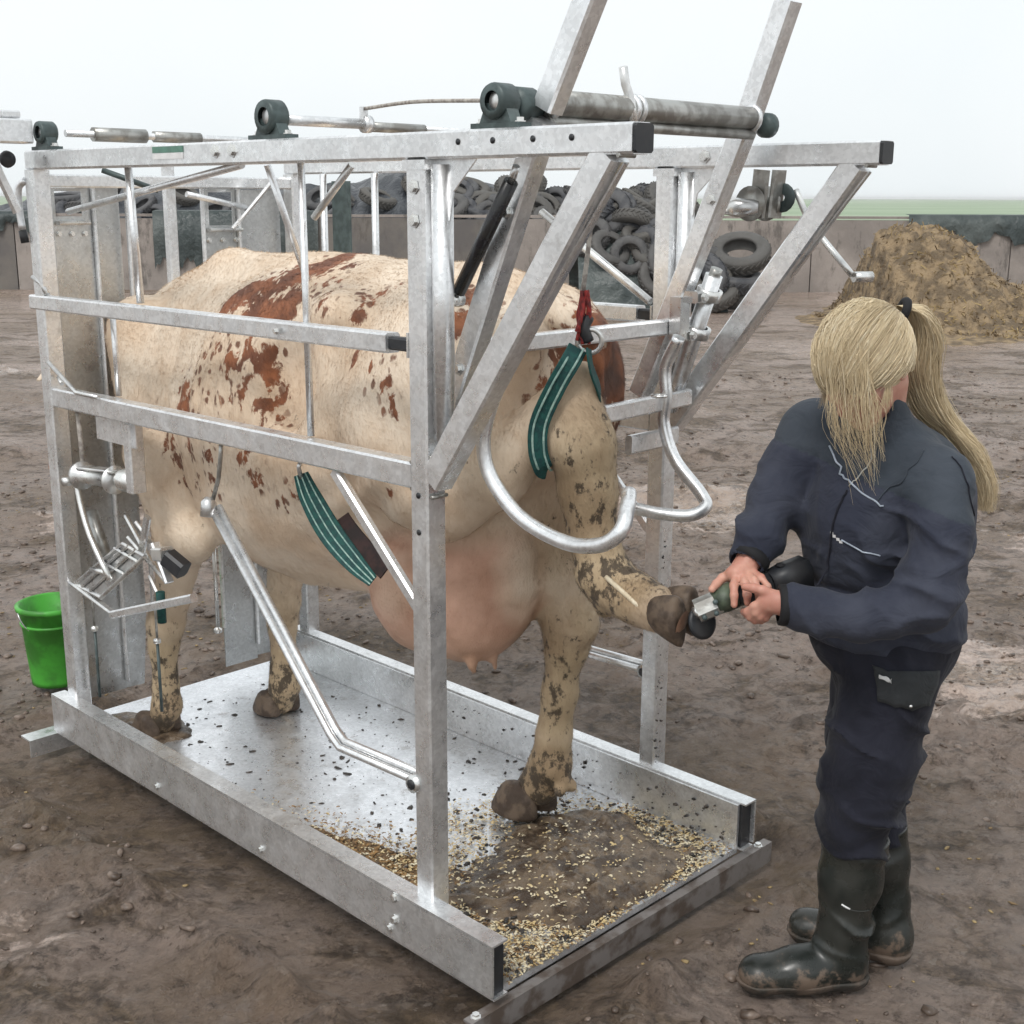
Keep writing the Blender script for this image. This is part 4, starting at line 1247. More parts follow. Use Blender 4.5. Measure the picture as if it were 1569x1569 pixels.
def saw(n):
    x = 1.99 + rng.normal(size=n) * 0.075
    y = 2.45 + rng.normal(size=n) * 0.21
    ok = (x > 1.868) & (x < 2.3) & (y > 1.9)
    return x[ok], y[ok]
M['flakepale'] = simple('pale_wood_shavings', (0.74, 0.66, 0.48), (0.58, 0.44, 0.22), 25, rough=0.7)
M['flakebrown'] = simple('brown_wood_shavings', (0.34, 0.20, 0.08), (0.15, 0.09, 0.045), 30, rough=0.8)
M['speck'] = simple('mud_specks', (0.025, 0.022, 0.02), (0.07, 0.055, 0.045), 30, rough=0.5)
flakes('wood_shavings', 6500, rim, 0.0042, M['flakepale'])
flakes('wood_shavings', 3000, rim, 0.0038, M['flakebrown'])
flakes('wood_shavings', 2600, saw, 0.0045, M['flakebrown'])
flakes('wood_shavings', 900, saw, 0.0045, M['flakepale'])
def over_heap(n):
    x = 2.33 + 0.36 * rng.normal(size=n) * 0.6
    y = 2.12 + 0.31 * rng.normal(size=n) * 0.6
    q = np.hypot((x - 2.33) / 0.36, (y - 2.12) / 0.31)
    ok = (q < 1.1) & (x > 1.88) & (x < 2.76) & (y > 1.9)
    return x[ok], y[ok], np.clip(1 - q[ok], 0, 1) ** 0.55 * 0.045
x, y, hz_ = over_heap(750)
k_ = len(x)
flakes('wood_shavings', k_, lambda n_: (x, y), 0.0040, M['flakepale'], zb=0.070 + hz_, lift=0.004)
def inplate(n):
    x, y = 1.88 + 0.88 * rng.random(n), 1.9 + 2.0 * rng.random(n) ** 1.3
    return x, y
x, y = inplate(700)
sz = 0.0016 + 0.010 * rng.random(len(x)) ** 4
scatter('mud_specks', np.stack([x, y, 0.0625 + sz * 0.1], -1), sz, 0.35, M['speck'], 0.5)
x, y = rim(500)
scatter('mud_specks', np.stack([x, y, 0.070 + 0.01 * rng.random(len(x))], -1), 0.003 + 0.005 * rng.random(len(x)), 0.6, M['speck'], 0.5)
# splashes on the inner face of the right rail
n = 90
yy = 1.9 + 1.4 * rng.random(n) ** 1.5
zz = 0.075 + 0.1 * rng.random(n)
scatter('mud_specks', np.stack([yy * 0 + 2.777, yy, zz], -1), 0.002 + 0.005 * rng.random(n) ** 3, 0.8, M['speck'], 0.5)
# splashes on post and struts
n = 60
zz = 0.1 + 0.8 * rng.random(n) ** 1.6
scatter('mud_specks', np.stack([2.815 + 0.028 * (rng.random(n) - .5), zz * 0 + 2.176, zz], -1), 0.002 + 0.004 * rng.random(n) ** 3, 0.8, M['speck'], 0.5)

# ------------------------------------------------------------------ bucket
bk = thing('bucket', (2.115, 4.60, 0), 'bright green plastic bucket standing in the mud behind the front post', 'bucket')
BS = 0.92
pr = [(0.0, 0.012), (0.098, 0.012), (0.100, 0.0), (0.106, 0.0), (0.108, 0.02), (0.134, 0.325), (0.147, 0.327), (0.149, 0.345), (0.138, 0.350), (0.130, 0.345), (0.104, 0.022), (0.0, 0.020)]
pr = [(a_ * BS, b_ * BS) for a_, b_ in pr]
B().lathe((2.115, 4.60, 0.0), (0, 0, 1), pr, 40).build('shell', M['bucket'], bk)
B().lathe((2.115, 4.60, 0.24), (0, 0, 1), [(0.119, 0), (0.1235, 0.003), (0.1235, 0.009), (0.119, 0.012)], 40).build('rib', M['bucket'], bk)
pts = [V((2.115 + 0.138 * math.cos(a), 4.60 + 0.05 * math.sin(a), 0.306 - 0.12 * math.sin(a))) + V((0, -0.10 * math.sin(a), 0)) for a in [math.pi * i / 14 for i in range(15)]]
B().rod(pts, 0.003, 8).build('handle', Zn, bk)

# ================================================================== THE COW
cow = thing('cow', (2.33, 3.0, 0.0625), 'cream and red brown dairy cow standing in the crush with one hind leg tied up', 'cow')
s = SDF((1.86, 1.55, 0.05), (2.86, 4.95, 1.78), 0.0125)
# trunk
s.cap((2.34, 2.44, 1.39), (2.33, 3.1, 1.36), 0.27, 0.30, 0.02, flat=(1, 0, 0), fs=0.95)
s.ell((2.35, 2.45, 1.35), (0.33, 0.31, 0.30), 0.08)
s.ell((2.54, 2.33, 1.36), (0.145, 0.19, 0.25), 0.08)
s.ell((2.13, 2.38, 1.38), (0.125, 0.19, 0.22), 0.08)
s.ell((2.33, 2.95, 1.20), (0.345, 0.55, 0.44), 0.10)
s.ell((2.33, 3.22, 1.155), (0.345, 0.48, 0.475), 0.10)
s.ell((2.33, 3.55, 1.19), (0.30, 0.40, 0.44), 0.10)
s.ell((2.35, 3.77, 1.24), (0.21, 0.26, 0.33), 0.10)
s.cap((2.33, 2.3, 1.585), (2.33, 3.55, 1.625), 0.065, 0.055, 0.08)
s.cap((2.33, 3.55, 1.60), (2.34, 3.92, 1.475), 0.055, 0.08, 0.08)
s.ell((2.095, 2.70, 1.545), (0.06, 0.09, 0.055), 0.06)     # hip bones
s.ell((2.54, 2.72, 1.53), (0.08, 0.12, 0.07), 0.09)
s.ell((2.20, 2.19, 1.50), (0.07, 0.07, 0.07), 0.07)     # pin bones
s.ell((2.46, 2.19, 1.50), (0.07, 0.07, 0.07), 0.07)
s.ell((2.33, 3.72, 0.95), (0.16, 0.24, 0.22), 0.08)     # brisket
s.ell((2.04, 2.86, 1.36), (0.05, 0.09, 0.12), 0.10, op='sub')   # hollow of the flank
# neck and head, beyond the gate
s.cap((2.36, 3.88, 1.26), (2.34, 4.45, 1.20), 0.155, 0.135, 0.06)
s.cap((2.32, 4.42, 1.22), (2.31, 4.60, 1.08), 0.125, 0.105, 0.05)
s.cap((2.31, 4.60, 1.08), (2.29, 4.74, 0.84), 0.095, 0.068, 0.05)
s.ell((2.30, 4.62, 0.96), (0.07, 0.10, 0.12), 0.05)
# shoulders
for sx in (-1, 1):
    X = 2.33 + sx * 0.24
    s.cap((X - sx * .05, 3.82, 1.40), (X, 3.66, 1.05), 0.14, 0.15, 0.07, flat=(1, 0, 0), fs=1.35)
# front legs
s.chain([((2.075, 3.60, 1.05), 0.14), ((2.075, 3.54, 0.83), 0.092), ((2.065, 3.60, 0.58), 0.056), ((2.06, 3.645, 0.48), 0.060), ((2.06, 3.665, 0.40), 0.046), ((2.06, 3.675, 0.24), 0.040), ((2.06, 3.68, 0.175), 0.050), ((2.055, 3.715, 0.11), 0.045)], 0.028)
s.ell((2.07, 3.46, 0.80), (0.06, 0.075, 0.08), 0.05)
s.chain([((2.50, 3.60, 1.05), 0.14), ((2.48, 3.54, 0.83), 0.092), ((2.46, 3.53, 0.58), 0.056), ((2.455, 3.55, 0.48), 0.058), ((2.455, 3.555, 0.40), 0.042), ((2.455, 3.555, 0.24), 0.038), ((2.455, 3.555, 0.175), 0.047), ((2.455, 3.58, 0.11), 0.045)], 0.028)
# standing right hind leg
s.chain([((2.47, 2.42, 1.30), 0.20), ((2.50, 2.40, 1.02), 0.155), ((2.51, 2.33, 0.84), 0.098), ((2.505, 2.265, 0.71), 0.066), ((2.505, 2.265, 0.64), 0.058), ((2.50, 2.285, 0.50), 0.046), ((2.50, 2.305, 0.36), 0.045), ((2.50, 2.315, 0.27), 0.058), ((2.50, 2.36, 0.19), 0.062)], 0.03)
s.ell((2.475, 2.255, 0.21), (0.022, 0.022, 0.02), 0.012)
s.ell((2.525, 2.255, 0.21), (0.022, 0.022, 0.02), 0.012)
s.ell((2.505, 2.205, 0.715), (0.04, 0.05, 0.055), 0.03)   # point of the hock
s.cap((2.505, 2.20, 0.74), (2.51, 2.25, 1.0), 0.028, 0.06, 0.03)
s.ell((2.50, 2.262, 0.225), (0.032, 0.022, 0.022), 0.02)
# lifted left hind leg
s.ell((2.115, 2.44, 1.27), (0.13, 0.27, 0.25), 0.05)
s.chain([((2.12, 2.50, 1.30), 0.14), ((2.10, 2.36, 1.13), 0.118)], 0.05)
s.chain([((2.11, 2.33, 1.12), 0.108), ((2.15, 2.19, 1.20), 0.088), ((2.20, 2.065, 1.315), 0.060), ((2.215, 2.015, 1.375), 0.050)], 0.022)
s.cap((2.185, 2.14, 1.33), (2.222, 1.985, 1.45), 0.022, 0.020, 0.016)
s.ell((2.222, 1.972, 1.435), (0.030, 0.030, 0.045), 0.016)
s.chain([((2.225, 1.99, 1.37), 0.060), ((2.232, 1.975, 1.28), 0.073), ((2.243, 1.968, 1.17), 0.064), ((2.25, 1.955, 1.06), 0.055), ((2.255, 1.925, 0.975), 0.062), ((2.26, 1.895, 0.945), 0.054), ((2.252, 1.82, 0.932), 0.053), ((2.240, 1.745, 0.928), 0.055)], 0.035)
s.ell((2.255, 1.91, 0.885), (0.035, 0.022, 0.022), 0.02)
# udder
s.ell((2.34, 2.49, 0.87), (0.195, 0.225, 0.29), 0.018)
s.ell((2.27, 2.60, 0.80), (0.14, 0.16, 0.20), 0.05)
s.ell((2.36, 2.62, 1.0), (0.20, 0.25, 0.2), 0.05)
s.cap((2.30, 2.75, 0.80), (2.27, 3.1, 0.755), 0.07, 0.05, 0.08)
s.cap((2.27, 2.40, 0.62), (2.27, 2.395, 0.592), 0.018, 0.011, 0.015)
s.cap((2.33, 2.38, 0.62), (2.335, 2.375, 0.588), 0.018, 0.011, 0.015)
s.cap((2.28, 2.62, 0.64), (2.28, 2.625, 0.57), 0.020, 0.011, 0.015)
# tail
s.chain([((2.33, 2.22, 1.60), 0.045), ((2.36, 2.14, 1.56), 0.036), ((2.43, 2.125, 1.45), 0.026), ((2.475, 2.135, 1.30), 0.021), ((2.49, 2.145, 1.12), 0.018)], 0.02)
s.chain([((2.49, 2.145, 1.14), 0.020), ((2.495, 2.15, 1.02), 0.034), ((2.50, 2.155, 0.90), 0.016)], 0.02)
s.band(0.05, lambda P: 0.006 * fbm(P, 5, 2) + 0.0022 * fbm(P, 22, 2))
# ribs
s.band(0.05, lambda P: -0.0035 * np.sin(P[:, 1] * 78 + 8 * P[:, 2]) * np.exp(-((P[:, 1] - 3.22) / .26) ** 4) * np.exp(-((P[:, 2] - 1.22) / .26) ** 4))
# skin folds: flank, shoulder and neck wrinkles
s.band(0.05, lambda P: 0.006 * np.exp(-((P[:, 1] - 2.5) / .35) ** 2) * np.exp(-((P[:, 2] - 1.0) / .2) ** 2) * np.sin(60 * (P[:, 2] + 0.5 * P[:, 1])))

def blob(v, c, r):
    d = (v - P3(c)) / P3(r if isinstance(r, tuple) else (r, r, r))
    return np.exp(-(d ** 2).sum(1) * 1.2)
# (centre, radii, weight) of the red brown markings: a solid saddle, streaks behind it, speckled sides
PATCH = [(c, 0.085, 0.95) for c in ((2.086, 3.20, 1.536), (2.099, 3.142, 1.579), (2.122, 3.045, 1.601), (2.173, 2.99, 1.638), (2.235, 2.951, 1.664), (2.063, 3.027, 1.542), (2.08, 2.93, 1.558), (2.30, 2.93, 1.68))]
PATCH += [(c, 0.06, 0.62) for c in ((2.08, 2.86, 1.60), (2.10, 2.78, 1.60), (2.051, 2.73, 1.579), (2.16, 2.82, 1.64), (2.05, 2.80, 1.53), (2.24, 2.85, 1.67))]
PATCH += [(c, 0.05, 0.70) for c in ((2.117, 2.64, 1.61), (2.099, 2.60, 1.591), (2.06, 2.60, 1.56), (2.15, 2.60, 1.62))]
PATCH += [(c, 0.07, 0.85) for c in ((2.19, 2.316, 1.60), (2.10, 2.268, 1.55), (2.20, 2.30, 1.62), (2.179, 2.259, 1.57))]
PATCH += [((2.02, 3.20, 1.35), 0.16, 0.30), ((2.0, 3.05, 1.30), 0.15, 0.30), ((2.0, 3.30, 1.12), 0.13, 0.26), ((2.0, 2.48, 1.42), 0.11, 0.26), ((2.04, 2.25, 1.45), 0.09, 0.26), ((2.0, 2.98, 1.14), 0.10, 0.24)]
PATCH += [(c, 0.080, 0.52) for c in ((2.007, 3.179, 1.444), (1.984, 3.081, 1.389), (2.005, 3.014, 1.43), (1.981, 3.018, 1.323), (1.969, 3.1, 1.297), (2.0, 3.26, 1.40), (2.023, 2.94, 1.238), (1.97, 3.15, 1.24))]
PATCH += [(c, 0.07, 0.70) for c in ((2.02, 2.95, 1.39), (2.04, 2.93, 1.33), (2.01, 2.94, 1.43), (2.01, 2.968, 1.289), (2.0, 3.335, 1.285), (1.996, 3.356, 1.246))]
PATCH += [(c, 0.055, 0.55) for c in ((1.973, 3.25, 1.21), (2.007, 3.44, 1.112), (2.012, 3.438, 1.074), (1.991, 3.325, 1.113), (2.008, 3.325, 1.031), (2.036, 3.42, 0.987), (1.975, 3.193, 1.115), (2.012, 2.897, 1.022), (2.017, 3.53, 1.19), (1.99, 3.2, 1.03), (1.98, 2.82, 1.06))]
PATCH += [(c, 0.05, 0.66) for c in ((1.977, 3.02, 1.133), (1.977, 2.991, 1.17), (1.986, 2.98, 1.085))]
PATCH += [(c, 0.05, 0.55) for c in ((2.031, 2.57, 1.448), (1.996, 2.463, 1.446), (1.982, 2.397, 1.42), (2.0, 2.50, 1.47), (1.98, 2.37, 1.36), (2.01, 2.42, 1.48))]
PATCH += [(c, 0.045, 0.62) for c in ((2.039, 2.248, 1.462), (2.043, 2.23, 1.41), (2.03, 2.25, 1.43), (2.05, 2.235, 1.50))]
PATCH += [((1.99, 2.38, 1.14), 0.03, 0.6), ((1.992, 3.57, 0.90), 0.022, 0.8), ((1.992, 3.57, 0.83), 0.022, 0.8), ((2.09, 4.05, 1.2), (.3, .18, .4), 0.9)]
PATCH += [(c, 0.13, 0.95) for c in ((2.44, 2.12, 1.54), (2.56, 2.16, 1.50), (2.58, 2.18, 1.22), (2.40, 2.13, 1.46), (2.52, 2.13, 1.42), (2.60, 2.17, 1.36), (2.5, 2.14, 1.25), (2.36, 2.13, 1.40))]
SOLID = [((2.34, 4.45, 1.15), (0.5, 0.36, 0.6), 1.0), ((2.53, 2.13, 1.40), (0.13, 0.08, 0.13), 0.75), ((2.49, 2.12, 1.15), (0.07, 0.06, 0.22), 1.0), ((2.52, 2.17, 1.05), (0.08, 0.09, 0.20), 0.9)]
DIRT = [((2.06, 3.64, 0.55), (0.15, 0.15, 0.25), 0.45), ((2.24, 1.95, 1.20), (0.18, 0.18, 0.30), 0.66), ((2.22, 1.98, 1.42), (0.14, 0.14, 0.14), 0.36), ((2.1, 2.15, 1.2), (0.16, 0.2, 0.2), 0.28), ((2.0, 2.4, 0.98), (0.2, 0.3, 0.12), 0.22), ((2.25, 1.86, 0.93), (0.1, 0.12, 0.1), 0.8), ((2.1, 3.5, 0.85), (0.12, 0.2, 0.15), 0.35), ((2.06, 3.66, 0.25), (0.2, 0.2, 0.30), 0.75), ((2.455, 3.57, 0.15), (0.2, 0.2, 0.25), 0.9), ((2.06, 3.70, 0.1), (0.2, 0.2, 0.12), 1.0),
        ((2.5, 2.28, 0.55), (0.2, 0.16, 0.30), 0.72), ((2.47, 2.3, 0.95), (0.2, 0.2, 0.25), 0.42), ((2.5, 2.34, 0.2), (0.2, 0.25, 0.22), 0.95), ((2.25, 1.90, 0.97), (0.15, 0.20, 0.15), 0.92),
        ((2.25, 2.0, 1.15), (0.12, 0.1, 0.14), 0.75), ((2.22, 1.95, 1.32), (0.1, 0.1, 0.12), 0.4), ((2.07, 3.48, 0.78), (0.12, 0.16, 0.12), 0.30), ((2.3, 3.1, 0.74), (0.3, 0.4, 0.09), 0.32), ((2.2, 2.2, 1.0), (0.1, 0.15, 0.3), 0.3),
        ((2.5, 2.2, 0.72), (0.1, 0.1, 0.15), 0.5)]
exec_marks = None
def paint(me, v):
    n = len(v)
    col = np.zeros((n, 3), dtype=np.float32)
    for c, r, w in PATCH:
        col[:, 0] = np.maximum(col[:, 0], w * blob(v, c, r))
    for c, r, w in DIRT:
        col[:, 1] = np.maximum(col[:, 1], w * blob(v, c, r))
    col[:, 1] = np.maximum(col[:, 1], 0.06 + 0.35 * np.clip((0.80 - v[:, 2]) / 0.35, 0, 1) * (v[:, 2] < 0.8))
    ud = np.maximum(blob(v, (2.30, 2.52, 0.80), (0.36, 0.38, 0.40)), blob(v, (2.3, 2.45, 0.60), (0.3, 0.3, 0.2)))
    ud = np.maximum(ud, blob(v, (2.32, 2.50, 0.92), (0.36, 0.40, 0.30)))
    ud = np.clip((ud - 0.25) * 4.0, 0, 1) * np.clip((2.84 - v[:, 1]) / 0.10, 0, 1) * np.clip((v[:, 1] - 2.26) / 0.04, 0, 1) * np.clip((v[:, 0] - 2.10) / 0.05, 0, 1) * np.clip((1.02 - v[:, 2]) / 0.08, 0, 1)
    # keep the standing leg its own colour
    leg = (v[:, 0] > 2.43) & (v[:, 2] < 0.78) & (v[:, 1] < 2.42)
    ud[leg] = 0
    col[:, 2] = ud
    cattr(me, 'coat', col)
    dk = np.zeros(n, dtype=np.float32)
    for c, r, w in SOLID:
        dk = np.maximum(dk, w * blob(v, c, r))
    dk += 0.25 * fbm(v, 9, 3) * (dk > 0.02)
    attr(me, 'dark', dk)
#MARKS
body = s.obj('body', M['coat'], cow, paint)
# short coat hair, one fine blade each, lying back and down along the skin
def coat_hair(n=170000):
    me0 = body.data
    nv, nf = len(me0.vertices), len(me0.polygons)
    co = np.empty(nv * 3, dtype=np.float32); me0.vertices.foreach_get('co', co); co = co.reshape(-1, 3)
    nr = np.empty(nv * 3, dtype=np.float32); me0.vertices.foreach_get('normal', nr); nr = nr.reshape(-1, 3)
    ca = np.empty(nv * 4, dtype=np.float32); me0.attributes['coat'].data.foreach_get('color', ca); ca = ca.reshape(-1, 4)
    da = np.empty(nv, dtype=np.float32); me0.attributes['dark'].data.foreach_get('value', da)
    lp = np.empty(len(me0.loops), dtype=np.int32); me0.loops.foreach_get('vertex_index', lp)
    f = lp.reshape(-1, 4)[rng.integers(0, nf, n)]
    w = rng.random((n, 4)).astype(np.float32); w /= w.sum(1, keepdims=True)
    p = (co[f] * w[..., None]).sum(1)
    nn = (nr[f] * w[..., None]).sum(1); nn /= np.linalg.norm(nn, axis=1, keepdims=True) + 1e-6
    c4 = (ca[f] * w[..., None]).sum(1)
    dk = (da[f] * w).sum(1)
    flow = np.array([0, -0.55, -0.8], dtype=np.float32) + 0.5 * np.stack([fbm(p, 3, 2), fbm(p + 9, 3, 2), fbm(p + 5, 4, 2)], -1) + 0.35 * rng.normal(size=(n, 3))
    t = flow - nn * (flow * nn).sum(1, keepdims=True)
    t /= np.linalg.norm(t, axis=1, keepdims=True) + 1e-6
    ln = (0.010 + 0.010 * rng.random(n))[:, None] * np.where(c4[:, 2:3] > 0.4, 0.4, 1.0)
    sd_ = np.cross(t, nn)
    tip = p + t * ln + nn * ln * 0.28
    v = np.stack([p - sd_ * 0.0007, p + sd_ * 0.0007, tip], 1).reshape(-1, 3)
    me = npmesh('coat_hair', v, np.arange(3 * n).reshape(-1, 3), M['coat'], smooth=False, tri=True)
    cattr(me, 'coat', np.repeat(c4[:, :3], 3, 0))
    attr(me, 'dark', np.repeat(dk, 3))
    link('coat_hair', me, cow, 'stuff')
coat_hair()
# hooves: two claws each
def hoof(name, c, fwd, upv, w=0.034, ln=0.125, hh=0.075, m=None, parent=cow):
    fwd, upv = V(fwd).normalized(), V(upv).normalized()
    sd = fwd.cross(upv).normalized()
    upv = sd.cross(fwd).normalized()
    b = B()
    for q in (-1, 1):
        rows = []
        for (f, z, ww, tk) in ((-0.42, 0.95, 0.85, 0), (-0.5, 0.45, 1.0, 0), (-0.48, 0.0, 1.05, 0)):
            rows.append((f, z, ww))
        ring = []
        for lv, (z, f0, f1, ww) in enumerate(((1.0, -0.38, 0.22, 0.80), (0.55, -0.46, 0.40, 0.98), (0.12, -0.48, 0.56, 1.08), (0.0, -0.45, 0.56, 1.0))):
            pts = []
            for i in range(12):
                a = 2 * math.pi * i / 12
                ca, sa = math.cos(a), math.sin(a)
                f = (f0 + f1) / 2 + (f1 - f0) / 2 * ca
                wd = w * ww * sa * (1 - 0.35 * max(0, ca) ** 2)
                pts.append(V(c) + fwd * (f * ln) + upv * (z * hh) + sd * (q * (w * 0.98 + 0.002) + wd))
            ring.append(pts)
        vs = [p for r_ in ring for p in r_]
        fs = []
        for j in range(3):
            for i in range(12):
                fs.append((j * 12 + i, j * 12 + (i + 1) % 12, (j + 1) * 12 + (i + 1) % 12, (j + 1) * 12 + i))
        fs.append(tuple(range(36, 48)))
        fs.append(tuple(reversed(range(12))))
        b.add(vs, fs, True)
    o = b.build(name, m or M['hoof'], parent)
    md = o.modifiers.new('round', 'SUBSURF')
    md.levels = md.render_levels = 1
    return o
ORG[0] = V((2.33, 3.0, 0.0625))
hoof('hoof', (2.055, 3.745, 0.064), (-0.05, 1, 0), (0, 0, 1), w=0.040, ln=0.145, hh=0.09)
hoof('hoof', (2.455, 3.61, 0.064), (0, 1, 0), (0, 0, 1), w=0.040, ln=0.145, hh=0.09)
hoof('hoof', (2.50, 2.415, 0.086), (-0.05, 1, -0.03), (0, 0, 1), w=0.044, hh=0.115, ln=0.175)
# the raised hoof: sole turned to the trimmer
soln = (RT * 0.80 - FW * 0.50 + V((0, 0, -0.20))).normalized()
hf = (V((0, 0, -1)) + RT * 0.10)
hc0 = L(0.402, 2.765, 0.932)
hoof('hoof', hc0, hf, -soln, w=0.036, ln=0.125, hh=0.085)
hsd = hf.normalized().cross(-soln).normalized()
for q in (-1, 1):
    B().lathe(hc0 + hsd * q * 0.037 + V((0, 0, -0.008)), soln, [(0, 0.0045), (0.020, 0.004), (0.031, 0.0006)], 18).build('trimmed_sole', M['hoofcut'], cow)
rod('white_mark', [(2.205, 1.872, 0.985), (2.195, 1.80, 0.958), (2.192, 1.725, 0.925)], 0.006, simple('bright_claw_edge', (0.75, 0.66, 0.50), (0.6, 0.5, 0.35), 30, rough=0.5), cow)
# ears and nose, beyond the gate
for q in (-1, 1):
    B().sweep([(2.32 + q * 0.10, 4.48, 1.24), (2.32 + q * 0.17, 4.47, 1.24), (2.32 + q * 0.25, 4.46, 1.20)], [(0.05 * math.cos(a), 0.02 * math.sin(a)) for a in [6.283 * i / 10 for i in range(10)]], (0, 0, 1), True, scales=[0.7, 1.0, 0.2]).build('ear', M['coat'], cow)
    B().lathe((2.31 + q * 0.085, 4.62, 1.08), (q, 0.4, 0), [(0.018, 0), (0.014, 0.012), (0, 0.016)], 12).build('eye', M['iris'], cow)
B().lathe((2.29, 4.755, 0.80), (0, 0.5, -1), [(0.06, -0.03), (0.066, 0), (0.05, 0.03), (0, 0.04)], 16).build('muzzle', M['pink'], cow)

# ------------------------------------------------------------------ straps
def band(b, pts, w, th, nrm):
    return b.sweep(pts, sq(w, th, th * 0.3), nrm)
ls = thing('leg_strap', (2.19, 2.05, 1.35), 'dark green webbing sling looped round the raised hock and hung from a hook', 'strap')
loop1 = crv([(2.185, 1.955, 1.515), (2.150, 1.945, 1.488), (2.132, 1.972, 1.43), (2.120, 2.010, 1.345), (2.120, 2.015, 1.28), (2.135, 2.012, 1.235), (2.165, 2.03, 1.225)], 6)
loop2 = crv([(2.20, 1.935, 1.515), (2.20, 1.925, 1.47), (2.255, 1.945, 1.40), (2.29, 1.99, 1.33), (2.27, 2.04, 1.26)], 6)
b = B(); band(b, loop1, 0.046, 0.006, (-0.7, -0.7, 0.1)); b.build('webbing', M['strap'], ls)
b = B(); band(b, loop2, 0.045, 0.005, (0.5, -0.8, 0.2)); b.build('webbing', M['strap'], ls)
for off in (-0.012, 0.014):
    sdv = V((0.55, -0.6, 0.45)).normalized()
    b = B()
    pts = [p + V((-0.0035, -0.0035, 0)) + V((0.7, -0.7, 0)) * off for p in loop1]
    band(b, pts, 0.005, 0.0045, (-0.7, -0.7, 0.1))
    b.build('webbing_stripe', M['strapline'], ls)
B().lathe((2.215, 1.945, 1.53), (0.7, 0.6, 0.1), [(0.022, 0), (0.028, -0.006), (0.034, 0), (0.028, 0.006), (0.022, 0)], 20).build('ring', Zn, ls)
B().rod(crv([(2.21, 1.945, 1.53), (2.20, 1.95, 1.56), (2.215, 1.95, 1.585)], 4), 0.014, 10).build('clip', M['black'], ls)
hr = thing('hoist_rope', (2.2, 1.96, 1.56), 'thin rope ending in a frayed red knot that carries the leg sling', 'rope')
B().rod(crv([(2.215, 1.90, 1.99), (2.21, 1.935, 1.85), (2.205, 1.945, 1.74), (2.20, 1.955, 1.64)], 5), 0.0055, 8).build('rope', M['rope'], hr)
b = B()
for i in range(9):
    p = V((2.203, 1.955, 1.645)) + V((rng.normal() * .006, rng.normal() * .006, 0))
    e = V((2.195, 1.95, 1.53)) + V((rng.normal() * .012, rng.normal() * .010, rng.normal() * .012))
    mid = (p + e) / 2 + V((rng.normal() * .007, rng.normal() * .007, 0))
    b.rod(crv([p, mid, e], 5), 0.0042, 7)
b.build('knotted_end', M['redrope'], hr)
bs = thing('belly_strap', (1.93, 2.55, 1.0), 'wide dark green belly strap hanging under the left side rail', 'strap')
path = crv([(1.885, 2.62, 1.165), (1.90, 2.60, 1.10), (1.915, 2.545, 1.02), (1.92, 2.46, 0.96), (1.92, 2.385, 0.925)], 6)
nrm = V((-0.75, -0.62, 0.2))
b = B()
k = len(path)
b.sweep(path, sq(0.056, 0.006, 0.0015), nrm, scales=[0.55 + 0.6 * math.sin(math.pi * min(1, (i + 2) / k * 0.95)) for i in range(k)])
b.build('webbing', M['strap'], bs)
for off in (-0.017, 0.0, 0.016):
    b = B()
    t = [(path[min(i + 1, k - 1)] - path[max(i - 1, 0)]).normalized() for i in range(k)]
    pts = [p + nrm.normalized() * 0.0045 + ti.cross(nrm).normalized() * off * (0.55 + 0.6 * math.sin(math.pi * min(1, (i + 2) / k * 0.95))) for i, (p, ti) in enumerate(zip(path, t))]
    b.sweep(pts, sq(0.0035, 0.002, 0.0005), nrm)
    b.build('webbing_stripe', M['strapline'], bs)
path2 = [p + V((0.060, 0.02, 0.010)) for p in path[11:]]
b = B(); b.sweep(path2, sq(0.05, 0.006, 0.0015), nrm); b.build('strap_backing', simple('dark_brown_leather', (0.06, 0.03, 0.028), (0.03, 0.02, 0.02), 30, rough=0.7), bs)
rod('strap_hook', [(1.885, 2.615, 1.205), (1.875, 2.615, 1.185), (1.885, 2.62, 1.155)], 0.006, Zn, bs)

# ================================================================== THE TRIMMER
# built in her own axes: (r, d, z) = along the picture plane, away, up
per = thing('person', L(0.82, 2.80, 0), 'blonde woman in navy overalls and rubber boots bending over the raised hoof', 'person')
JL, TL = [], []
def sdf_rd(lo, hi, h):
    """grid aligned with (r,d,z); meshes are turned into world space afterwards"""
    return SDF(lo, hi, h)
def emit(s_, name, m, fn=None, parent=per):
    v, q = s_.nets()
    w = np.stack([v[:, 0] * RT.x + v[:, 1] * FW.x, v[:, 0] * RT.y + v[:, 1] * FW.y, v[:, 2]], -1)
    o = np.array(ORG[0], dtype=np.float32)
    me = npmesh(name, w - o, q, m)
    if fn:
        fn(me, v)
    return link(name, me, parent)
# head frame
HC = V((0.748, 2.725, 1.500))
HF = V((-0.60, -0.52, -0.60)).normalized()
HU = (V((-0.40, -0.20, 0.95)) - HF * V((-0.40, -0.20, 0.95)).dot(HF)).normalized()
HS = HF.cross(HU).normalized()
AX = (HS, HF, HU)
def H(a, b_, c):
    return HC + HS * a + HF * b_ + HU * c
s = SDF((0.36, 2.50, 0.02), (1.12, 3.08, 1.66), 0.0036)
k = 0.02
s.ell(H(0, -0.012, 0.02), (0.076, 0.094, 0.098), k, axes=AX)
s.ell(H(0, 0.035, -0.045), (0.058, 0.062, 0.062), 0.03, axes=AX)
s.ell(H(0, 0.070, -0.088), (0.026, 0.024, 0.022), 0.02, axes=AX)      # chin
s.cap(H(0, 0.088, 0.012), H(0, 0.108, -0.028), 0.008, 0.013, 0.012)   # nose
s.ell(H(0, 0.098, -0.032), (0.017, 0.012, 0.009), 0.008, axes=AX)
